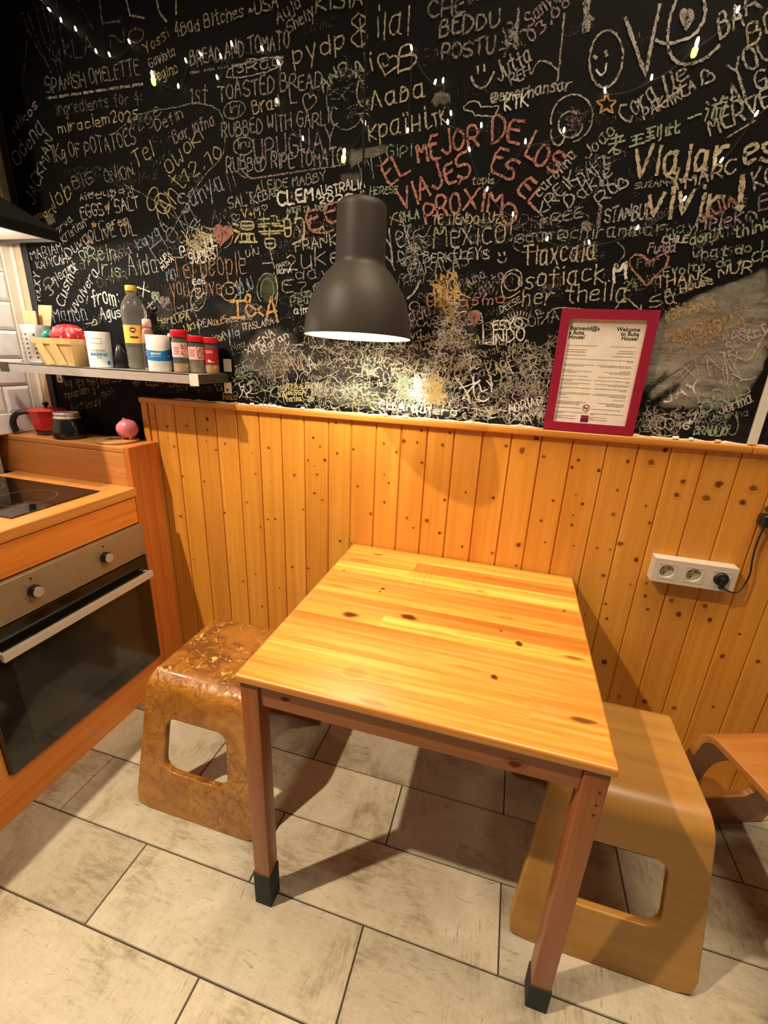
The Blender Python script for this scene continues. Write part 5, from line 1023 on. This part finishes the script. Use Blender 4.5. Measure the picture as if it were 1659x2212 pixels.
for (off, z) in ((0, zt), (E*.5, zt-E*.13), (E*.87, zt-E*.5), (E, zt-E), (E, zb+E*.8), (E*.8, zb+E*.2), (E*.5, zb)):
    L = []
    for cx_, cy_, a0 in corner:
        for k in range(4): a = a0+math.pi/2*k/3; L.append(mb.vert((cx_+off*math.cos(a), cy_+off*math.sin(a), z), 0.45))
    loops.append(L)
for q in range(len(loops)-1):
    n = len(loops[q])
    for i in range(n): j = (i+1) % n; mb.face((loops[q][i], loops[q+1][i], loops[q+1][j], loops[q][j]) if False else (loops[q][j], loops[q][i], loops[q+1][i], loops[q+1][j]), 0, True)
mb.face(loops[-1][::-1], 0)
TK = [(620,88,16,4,.8),(550,110,30,6,.45),(640,225,6,4,1),(628,236,3,3,1),(510,328,17,10,.95),(742,338,20,9,1),(1110,392,4,3,.9),(1182,444,7,9,1),(1083,577,7,6,1),(1028,234,12,4,.6),(1362,312,4,3,.9),(1470,757,20,6,.85),(1448,510,18,5,.75),(485,152,5,3,.8),(530,560,22,14,.28),(460,212,30,4,.4),(1130,340,18,4,.45),(640,590,22,8,.2),(860,395,18,4,.25),(980,540,22,3,.4),(1300,372,20,3,.35),(600,680,22,5,.35),(1060,180,10,6,.25),(1250,690,14,4,.25)]
for kx, ky, ru, rv, am in TK:
    p = on_level(480+0.5425*kx, 1150+0.5425*ky, TZ)
    if not (x0+.01 < p.x < x1-.01 and y0+.01 < p.y < y1-.01): continue
    rr = next((q[4] for q in pieces if q[0] <= p.x < q[1] and q[2] <= p.y < q[3]), 0.5); k = 0.00085
    p.x = min(max(p.x, x0+ru*k*2.4), x1-ru*k*2.4); p.y = min(max(p.y, y0+rv*k*2.6), y1-rv*k*2.6)
    knot_disc(mb, p, Vector((1, 0, 0)), Vector((0, 1, 0)), Vector((0, 0, 1)), ru*k*1.25, rv*k*1.35, rr, 0, am, rs.uniform(0, 6), 1.6)
for k in range(16):
    a = on_level(905+rs.uniform(-12, 42), 1222+rs.uniform(-10, 50), TZ); dx, dy = rs.uniform(-.012, .02), -rs.uniform(.03, .09); b = a+Vector((dx, dy, 0)); w = 0.0005
    ids = [mb.vert((q[0]+s, q[1], TZ+0.0002), 0.5, 0.30) for q, s in ((a, -w), (a, w), (b, w), (b, -w))]; mb.face(ids[::-1], 0)
mb.build('tabletop', M['table_top'], t)
LW, IN = 0.043, 0.007
for sx, sy, sk in ((0, 0, 0.112), (1, 0, 0.078), (0, 1, 0.09), (1, 1, 0.09)):
    lx = TX+IN if sx == 0 else TX+TS-IN-LW; ly = TY+IN if sy == 0 else TY+TS-IN-LW
    mb = MB(); mb.box((lx, ly, 0.004), (lx+LW, ly+LW, zb-0.0003), 0, rs.random(), 0.003, 3)
    if (sx, sy) == (1, 0):
        for zk in (0.665, 0.635, 0.61): knot_disc(mb, (lx+LW*.72, ly-0.0001, zk), Vector((1, 0, 0)), Vector((0, 0, 1)), Vector((0, -1, 0)), 0.0022, 0.0026, 0.5, 0, 1.0)
    lg = mb.build('leg', M['table_leg'], t)
    mb = MB(); mb.box((lx-0.0022, ly-0.0022, 0.0), (lx+LW+0.0022, ly+LW+0.0022, sk), 0, 0.5, 0.003, 3); tag(mb.build('leg_sock', M['green_sock'], lg), 'dark green sock on the table leg')
AZ0, AZ1, AT = 0.652, zb-0.0003, 0.018
def apron(a, b, mat, kn=()):
    mb = MB(); mb.box(a, b, 0, rs.random(), 0.0015)
    for x, z, r in kn: knot_disc(mb, (x, a[1]-0.0001, z), Vector((1, 0, 0)), Vector((0, 0, 1)), Vector((0, -1, 0)), r*1.6, r, 0.5, 0, 0.9)
    mb.build('apron', mat, t)
apron((TX+IN+LW, TY+0.014, AZ0), (TX+TS-IN-LW, TY+0.014+AT, AZ1), M['table_rail'], ((0.062, 0.686, 0.006), (0.528, 0.672, 0.007)))
apron((TX+IN+LW, TY+TS-0.014-AT, AZ0), (TX+TS-IN-LW, TY+TS-0.014, AZ1), M['table_rail'])
ap_y = wood('table_side_apron_pine', lin(128, 66, 28), lin(152, 86, 38), lin(166, 100, 48), 'y', 0.34, var=0.08, coat=0.2)
apron((TX+0.014, TY+IN+LW, AZ0), (TX+0.014+AT, TY+TS-IN-LW, AZ1), ap_y); apron((TX+TS-0.014-AT, TY+IN+LW, AZ0), (TX+TS-0.014, TY+TS-IN-LW, AZ1), ap_y)
# ================================================================ BENT PLYWOOD STOOLS
def stool(label, loc, rz, mat, name='stool', hb=0.215, ht=0.165, zs=0.452, R=0.058):
    t = thing(name, label, 'stool', loc, None, rz)
    kx = 0.16; ln = math.hypot(1, kx); dy, dz = kx/ln, 1/ln; czv = zs-R; z_s = czv+R*dy; y_s = -0.25+kx*z_s; cyv = y_s+R*dz
    leg = z_s*ln; a_st = math.atan2(dy, -dz); sweep = a_st-math.pi/2; arc = R*sweep; seat = -2*cyv
    tot = 2*leg+2*arc+seat
    def prof(s):
        if s > tot/2: y, z = prof(tot-s); return (-y, z)
        if s <= leg: return (-0.25+dy*s, dz*s)
        if s <= leg+arc: a = a_st-(s-leg)/R; return (cyv+R*math.cos(a), czv+R*math.sin(a))
        return (cyv+(s-leg-arc), zs)
    def hw(s):
        s = min(s, tot-s); q = min(1.0, s/(leg+arc)); return hb+(ht-hb)*q
    n = 10
    def rquad(c, r):   # c: BL, BR, TR, TL ; r: corner radii
        V_ = [Vector((p[0], p[1])) for p in c]; arcs = []
        for i in range(4):
            p = V_[i]; a = (V_[i-1]-p).normalized(); b = (V_[(i+1) % 4]-p).normalized(); rr = r[i]
            if rr == 0: arcs.append([p]*9); continue
            half = math.acos(max(-1, min(1, a.dot(b))))/2; d = rr/math.tan(half); cc = p+(a+b).normalized()*(rr/math.sin(half)); s_, e_ = p+a*d-cc, p+b*d-cc; L = []
            for k in range(9): q = k/8; v = s_.lerp(e_, q).normalized()*rr; L.append(cc+v)
            arcs.append(L)
        out = []
        for i in range(4):
            poly = arcs[i][4:]+arcs[(i+1) % 4][:5]; acc = [0]
            for k in range(1, len(poly)): acc.append(acc[-1]+(poly[k]-poly[k-1]).length)
            for k in range(n):
                T_ = acc[-1]*k/n; j = max(q for q in range(len(acc)) if acc[q] <= T_+1e-9)
                if j == len(acc)-1: out.append(poly[-1]); continue
                f = (T_-acc[j])/max(acc[j+1]-acc[j], 1e-9); out.append(poly[j].lerp(poly[j+1], f))
        return out
    bm = bmesh.new(); cache = {}
    def V(u, s):
        y, z = prof(s); k = (round(u, 5), round(y, 5), round(z, 5))
        if k not in cache: cache[k] = bm.verts.new((u, y, z))
        return cache[k]
    for side in (0, 1):
        S = (lambda s: s) if side == 0 else (lambda s: tot-s)
        outer = rquad([(-hw(0), 0), (hw(0), 0), (hw(leg), leg), (-hw(leg), leg)], (0.028, 0.028, 0, 0)); h0, h1 = 0.150*ln, 0.330*ln
        hole = rquad([(-0.112, h0), (0.112, h0), (0.100, h1), (-0.100, h1)], (0.036,)*4)
        mids = [[o.lerp(h, f) for o, h in zip(outer, hole)] for f in (0, 0.33, 0.66, 1.0)]; N = len(outer)
        for q in range(3):
            for i in range(N):
                j = (i+1) % N; vs = [V(p.x, S(p.y)) for p in (mids[q][i], mids[q][j], mids[q+1][j], mids[q+1][i])]
                if side: vs = vs[::-1]
                try: bm.faces.new(vs)
                except ValueError: pass
    ss = [leg+arc*k/7 for k in range(8)]+[leg+arc+seat*k/8 for k in range(1, 9)]+[leg+arc+seat+arc*k/7 for k in range(1, 8)]
    for a, b in zip(ss[:-1], ss[1:]):
        for k in range(n):
            u0, u1 = -1+2*k/n, -1+2*(k+1)/n; vs = [V(u0*hw(a), a), V(u1*hw(a), a), V(u1*hw(b), b), V(u0*hw(b), b)]
            try: bm.faces.new(vs)
            except ValueError: pass
    bmesh.ops.remove_doubles(bm, verts=list(bm.verts), dist=2e-5); bmesh.ops.recalc_face_normals(bm, faces=list(bm.faces))
    if sum(f.normal.z*f.calc_area() for f in bm.faces) < 0: bmesh.ops.reverse_faces(bm, faces=list(bm.faces))
    me = bpy.data.meshes.new('body'); bm.to_mesh(me); bm.free(); me.materials.append(mat); me.polygons.foreach_set('use_smooth', [True]*len(me.polygons))
    a = me.attributes.new('rnd', 'FLOAT', 'POINT'); a.data.foreach_set('value', [0.5]*len(me.vertices))
    o = bpy.data.objects.new('bent_plywood_body', me); COL.objects.link(o); o.parent = t
    md = o.modifiers.new('thickness', 'SOLIDIFY'); md.thickness = 0.022; md.offset = -1
    bv = o.modifiers.new('edge', 'BEVEL'); bv.width = 0.004; bv.segments = 3; bv.limit_method = 'ANGLE'; bv.angle_limit = math.radians(50)
    wn = o.modifiers.new('norm', 'WEIGHTED_NORMAL')
    return t
stool('dark amber bent plywood stool with blistered, peeling varnish, between the oven and the table', (-0.330, -0.375, 0), 0.0, M['varnish'])
stool('pale bent plywood stool to the right of the pine table, behind its front leg', (0.808, -0.375, 0), 0.0, M['ply_pale'], ht=0.168)
stool('amber bent plywood stool at the right edge, seen through its open side', (1.272, -0.352, 0), math.radians(20), M['ply_amber'])
# ================================================================ FRAMED HOUSE NOTICE
fx0, fx1, fz0, fz1, FW = 0.532, 0.771, 1.1885, 1.511, 0.024
t = thing('framed_notice', 'red-framed printed welcome notice standing on the wainscot rail against the blackboard', 'framed notice', ((fx0+fx1)/2, -0.008, fz0))
mb = MB(); yb, yf = -0.0075, -0.022
o_ = [(fx0, fz0), (fx1, fz0), (fx1, fz1), (fx0, fz1)]; i_ = [(fx0+FW, fz0+FW), (fx1-FW, fz0+FW), (fx1-FW, fz1-FW), (fx0+FW, fz1-FW)]
for i in range(4):
    j = (i+1) % 4; g = 0.0003
    mb.quad([(o_[i][0], yf, o_[i][1]), (o_[j][0], yf, o_[j][1]), (i_[j][0], yf, i_[j][1]), (i_[i][0], yf, i_[i][1])]); mb.quad([(o_[j][0], yf, o_[j][1]), (o_[i][0], yf, o_[i][1]), (o_[i][0], yb, o_[i][1]), (o_[j][0], yb, o_[j][1])]); mb.quad([(i_[i][0], yf, i_[i][1]), (i_[j][0], yf, i_[j][1]), (i_[j][0], yb, i_[j][1]), (i_[i][0], yb, i_[i][1])])
mb.quad([(fx0, yb, fz0), (fx1, yb, fz0), (fx1, yb, fz1), (fx0, yb, fz1)][::-1]); mb.build('frame', M['red_frame'], t)
mb = MB(); mb.box((fx0+FW, -0.0130, fz0+FW), (fx1-FW, -0.0120, fz1-FW)); pp = mb.build('paper_sheet', M['paper'], t)
mb = MB(); sx0, sx1, sz1, sz0 = fx0+FW, fx1-FW, fz1-FW, fz0+FW; SW, SH = sx1-sx0, sz1-sz0; yT = -0.0133
def flat(body, size, x, z, align, m=0, bold=0.0, sp=1.0):
    vs, fs = text_mesh(body, size, align, bold, sp); base = len(mb.v)
    for v in vs: mb.vert((x+v[0], yT, z+v[1]))
    for f in fs: mb.face([base+i for i in f], m)
flat('Bienvenid@s\na Buba\nHouse!', 0.0142, sx0+0.004, sz1-0.028, 'LEFT', 0, 0.00035, 0.78); flat('Welcome\nto Buba\nHouse!', 0.0142, sx1-0.013, sz1-0.028, 'RIGHT', 0, 0.00035, 0.78)
rs = random.Random(9)
def textline(x0, x1, z, m=1, th=0.0011):
    x = x0
    while x < x1-0.002:
        w = min(rs.uniform(0.003, 0.011), x1-x); mb.quad([(x, yT, z-th/2), (x+w, yT, z-th/2), (x+w, yT, z+th/2), (x, yT, z+th/2)], m); x += w+0.0012
for fz, wl, wr, m in ((.245, .40, .34, 1), (.285, .28, .22, 1), (.305, .26, .24, 0), (.335, .28, .30, 0), (.372, .45, .48, 1), (.384, 0, .08, 1), (.425, .42, .46, 1), (.437, .28, .42, 1), (.475, .12, .15, 1), (.487, .40, .34, 1), (.500, .20, .28, 1), (.535, .36, .42, 1), (.570, .42, .46, 1), (.582, .16, .04, 0), (.605, .40, .44, 1), (.617, .24, .26, 1), (.650, .42, .44, 0), (.662, .08, .10, 1), (.700, .44, .42, 1), (.712, .42, .46, 1), (.724, .10, .22, 1), (.752, .14, .16, 1), (.790, .40, .36, 0), (.802, .32, .24, 0), (.814, .30, .24, 0), (.852, .34, .46, 0), (.895, .46, .50, 0), (.907, .10, .06, 0), (.935, .28, .26, 1), (.947, .10, .06, 1), (.960, .28, .28, 0)):
    z = sz1-fz*SH
    if wl: textline(sx0+0.004, sx0+0.004+wl*SW, z, m)
    if wr: textline(sx1-0.013-wr*SW if fz < .84 else sx0+.50*SW, sx1-0.013 if fz < .84 else sx0+(.50+wr*.9)*SW, z, m)
cx_, cz_ = sx0+0.43*SW, sz1-0.845*SH; N = 36
cl = [[mb.vert((cx_+r*math.cos(2*math.pi*k/N), yT-0.0002, cz_+r*math.sin(2*math.pi*k/N))) for k in range(N)] for r in (0.0098, 0.0080)]
for k in range(N): j = (k+1) % N; mb.face((cl[0][k], cl[0][j], cl[1][j], cl[1][k]), 2)
mb.quad([(cx_-0.0066+s*.0007, yT-0.0002, cz_+0.0054+s*.0007) for s in (-1, 1)]+[(cx_+0.0054+s*.0007, yT-0.0002, cz_-0.0066+s*.0007) for s in (1, -1)], 2)
mb.quad([(cx_-0.0062, yT-0.0001, cz_-0.0018), (cx_+0.0045, yT-0.0001, cz_-0.0018), (cx_+0.0045, yT-0.0001, cz_+0.0008), (cx_-0.0062, yT-0.0001, cz_+0.0008)], 0)
for a in (0, .0018): mb.quad([(cx_+0.0045+a, yT-0.0001, cz_+0.0012), (cx_+0.0052+a, yT-0.0001, cz_+0.0012), (cx_+0.0046+a, yT-0.0001, cz_+0.0052), (cx_+0.0038+a, yT-0.0001, cz_+0.0052)], 0)
mb.build('printed_text', [M['ink'], M['ink_grey'], M['ink_red']], pp)
mb = MB(); qx, qz = sx0+0.435*SW, sz1-0.955*SH; mb.quad([(qx-.0105, yT, qz-.009), (qx+.0105, yT, qz-.009), (qx+.0105, yT, qz+.010), (qx-.0105, yT, qz+.010)], 0)
mb.face([mb.vert((qx+a, yT-0.0001, qz+b)) for a, b in ((-.0105, -.009), (.0105, -.009), (.0105, -.001), (.004, .003), (-.003, .001), (-.0105, -.002))], 1); mb.build('printed_logo', [M['logo_red'], M['logo_plum']], pp)
# ================================================================ SOCKET BLOCK AND CORD
ox0, ox1, oz0, oz1, oyb, oyf = 0.897, 1.109, 0.774, 0.848, -0.0125, -0.050
t = thing('socket_block', 'white surface-mounted block of three wall sockets on the wainscot, right of the table', 'power socket', ((ox0+ox1)/2, oyb, (oz0+oz1)/2))
mb = MB(); cxs = [0.934, 1.003, 1.072]; cz_ = 0.811; N = 32; bnd = [ox0, 0.9685, 1.0375, ox1]; R_ = 0.0195; D_ = 0.014
for i, c in enumerate(cxs):
    a, b = bnd[i], bnd[i+1]; sq = []; 
    for k in range(N):
        an = 2*math.pi*(k+0.5)/N+math.pi/4; dx, dz_ = math.cos(an), math.sin(an)
        tx = ((b-c) if dx > 0 else (c-a))/max(abs(dx), 1e-6); tz = ((oz1-cz_) if dz_ > 0 else (cz_-oz0))/max(abs(dz_), 1e-6); q = min(tx, tz); sq.append((c+dx*q, cz_+dz_*q))
    for (u, v) in ((a, oz0), (b, oz0), (b, oz1), (a, oz1)):
        k = min(range(N), key=lambda k: (sq[k][0]-u)**2+(sq[k][1]-v)**2); sq[k] = (u, v)
    so_ = [mb.vert((x, oyf, z)) for x, z in sq]; ci_ = [mb.vert((c+R_*math.cos(2*math.pi*(k+.5)/N+math.pi/4), oyf, cz_+R_*math.sin(2*math.pi*(k+.5)/N+math.pi/4))) for k in range(N)]
    bi = [mb.vert((mb.v[q][0], oyf+D_, mb.v[q][2])) for q in ci_]
    for k in range(N): j = (k+1) % N; mb.face((so_[k], so_[j], ci_[j], ci_[k])); mb.face((ci_[k], ci_[j], bi[j], bi[k]), 0, True)
    mb.face(bi[::-1], 1)
F4 = [(ox0, oz0), (ox1, oz0), (ox1, oz1), (ox0, oz1)]
for i in range(4): j = (i+1) % 4; mb.quad([(F4[j][0], oyf, F4[j][1]), (F4[i][0], oyf, F4[i][1]), (F4[i][0], oyb, F4[i][1]), (F4[j][0], oyb, F4[j][1])])
mb.quad([(x, oyb, z) for x, z in F4]); mb.build('housing', [M['socket_white'], M['socket_grey']], t)
for c in cxs:
    mb = MB(); q0, q1 = 0.0225, 0.0238
    for (a, b) in (((-q1, -q1), (q1, -q0)), ((-q1, q0), (q1, q1)), ((-q1, -q0), (-q0, q0)), ((q0, -q0), (q1, q0))): mb.box((c+a[0], oyf-0.0008, cz_+a[1]), (c+b[0], oyf+0.001, cz_+b[1]))
    fr = mb.build('socket_rim', M['socket_white'], t)
for c in cxs[:2]:
    mb = MB()
    for dx, dz_ in ((-0.0085, 0.006), (0.0085, 0.006), (-0.002, -0.011)):
        ids = [mb.vert((c+dx+0.0026*math.cos(q), oyf+D_-0.0004, cz_+dz_+0.0026*math.sin(q))) for q in [2*math.pi*i/14 for i in range(14)]]; mb.face(ids)
    mb.build('pin_hole', M['ink'], t)
t = thing('power_cord', 'black power cord plugged into the right-hand wall socket and looping up to a black plug', 'power cord', (1.072, oyf, cz_))
mb = MB(); c = cxs[2]
def yl(mb, prof, x, z, y0, n=28):
    b2 = MB(); b2.lathe(prof, (0, 0, 0), n); base = len(mb.v)
    for p in b2.v: mb.vert((x+p[0], y0-p[2], z+p[1]))
    for f, sm in zip(b2.f, b2.sm): mb.face([base+i for i in f], 0, sm)
yl(mb, [(0.0185, 0.0), (0.0185, 0.017), (0.0165, 0.020)], c, cz_, oyf+D_-0.0005); mb.box((c-0.005, oyf-0.014, cz_-0.026), (c+0.008, oyf-0.003, cz_+0.006), 0, bev=0.003); pl = mb.build('plug', M['black_plastic'], t)
mb = MB(); mb.box((c-0.006, oyf-0.0086, cz_+0.002), (c+0.006, oyf-0.0066, cz_+0.010), 0, bev=0.0006); mb.build('plug_mark', M['green_sock'], pl)
P = [Vector((c+0.003, oyf-0.009, cz_-0.024))]+[on_wall(x, y, yy) for x, y, yy in ((1571,1276,-.052),(1590,1280,-.045),(1606,1266,-.036),(1620,1240,-.030),(1626,1205,-.028),(1637,1168,-.028),(1651,1138,-.030))]
mb = MB(); mb.tube(smooth_path(P, 7), 0.0022, 8); mb.build('cable', M['black_plastic'], t)
mb = MB(); mb.box((1.124, -0.050, 0.976), (1.178, -0.013, 1.010), 0, bev=0.006, seg=3); mb.box((1.160, -0.046, 1.006), (1.176, -0.016, 1.050), 0, bev=0.004, seg=3); mb.build('adaptor', M['black_plastic'], t)
# ================================================================ FAIRY LIGHTS
t = thing('fairy_lights', 'string of tiny warm white fairy lights draped over the chalked blackboard', 'fairy lights', (0.0, -0.004, 1.9))
S1 = [(60,-40),(90,1),(112,26),(135,50),(167,69),(211,117),(240,124),(283,96),(332,169,1),(387,192),(405,137),(438,122),(480,128),(472,173),(503,101),(570,111),(604,141),(600,224),(656,305),(744,336,1),(789,272),(881,288,2),(890,110)]
S2 = [(890,110),(939,184),(957,181),(975,251),(968,270),(1040,277),(1015,329),(1051,414),(1108,468,2),(1181,521),(1273,528),(1375,497),(1475,435),(1554,353),(1629,253),(1700,190)]
S3 = [(1051,414),(1135,312),(1217,288),(1307,203),(1406,175),(1502,103,1),(1590,30),(1640,-30)]
seen = set(); bulbs = []
for S in (S1, S2, S3):
    pts = []
    for i, q in enumerate(S):
        a = on_wall(q[0], q[1], -0.0065)
        if i:
            b = pts[-1]
            for k in range(1, 6): f = k/6; m_ = b.lerp(a, f); m_.z -= 0.018*4*f*(1-f)*min(1.5, (a-b).length*5); pts.append(m_)
        pts.append(a)
        if (q[0], q[1]) not in seen and 0 < q[0] < 1690 and q[1] > -10: seen.add((q[0], q[1])); bulbs.append((a, q[2] if len(q) > 2 else 0))
    mb = MB(); mb.tube([p+Vector((0, 0.001*(i % 2), 0)) for i, p in enumerate(pts)], 0.0009, 5); mb.build('wire', M['wire'], t)
rs = random.Random(2)
for a, kind in bulbs:
    dirn = Vector((rs.uniform(-.5, .3), -0.25, rs.uniform(.5, 1.0))).normalized(); q = dirn.to_track_quat('Z', 'Y').to_matrix().to_4x4(); mt = Matrix.Translation(a+Vector((0, -0.0035, 0))) @ q
    mb = MB(); b2 = MB(); s = 1.2 if kind == 1 else 0.82
    b2.lathe([(0.0022*s, 0.0), (0.0031*s, 0.003*s), (0.0031*s, 0.008*s), (0.0021*s, 0.0115*s), (0.0005, 0.013*s)], (0, 0, 0), 12)
    for p in b2.v: mb.vert(mt @ Vector(p))
    for f in b2.f: mb.face(f, 0, True)
    bl = mb.build('bulb', M['fairy'], t)
    if kind == 1:
        mb = MB(); b2 = MB(); b2.lathe([(0.003, -0.018), (0.0062, -0.014), (0.0066, -0.004), (0.0045, -0.0005)], (0, 0, 0), 14)
        for p in b2.v: mb.vert(mt @ Vector(p))
        for f in b2.f: mb.face(f, 0, True)
        tag(mb.build('green_sleeve', M['fairy_green'], bl), 'glowing green sleeve')
# ================================================================ CHALK STUBS ON THE RAIL
rs = random.Random(6)
CS = [(545.6,871.6,'white chalk stub lying on the wainscot rail, nearest the shelf end',.012),(565,874,'short white chalk stub, first of the close row of four on the rail',.010),(574,875,'white chalk stub, second of the close row of four on the rail',.008),(583.5,875,'white chalk stub, third of the close row of four on the rail',.010),(595,876,'white chalk stub, last and rightmost of the close row of four on the rail',.011),(655,880,'white chalk stub alone on the rail, left of the pendant lamp',.011),(833,893,'white chalk stub on the rail below the right side of the pendant lamp',.012),(876,897,'longer white chalk stub on the rail, right of the one below the lamp',.013),(1459,940,'larger white chalk stub on the rail just right of the red frame',.014),(1492.5,942,'small round white chalk stub on the rail between the red frame and the white strip',.009),(1550,947,'peach-orange chalk stub on the rail beside the white vertical strip',.012)]
for k, (x_, y_, lab, L) in enumerate(CS):
    p = on_wall(x_, y_, -0.012); r = 0.0048; an = rs.uniform(-.5, .5); mb = MB(); b2 = MB()
    b2.lathe([(r*.85, 0), (r, .001), (r, L), (r*.8, L+.0012)], (0, 0, 0), 18); c_ = Vector((p.x, -0.0165, 1.1872+r)); dv = Vector((math.cos(an), math.sin(an)*.3, 0)).normalized()
    mt = Matrix.Translation(c_-dv*L/2) @ dv.to_track_quat('Z', 'Y').to_matrix().to_4x4()
    for q in b2.v: mb.vert(mt @ Vector(q))
    for f, sm in zip(b2.f, b2.sm): mb.face(f, 0, sm)
    tag(mb.build('chalk_stub', M['chalk_orange'] if 'orange' in lab else M['chalk_white'], None, c_), lab, 'chalk', 'chalk stubs on the wainscot rail')
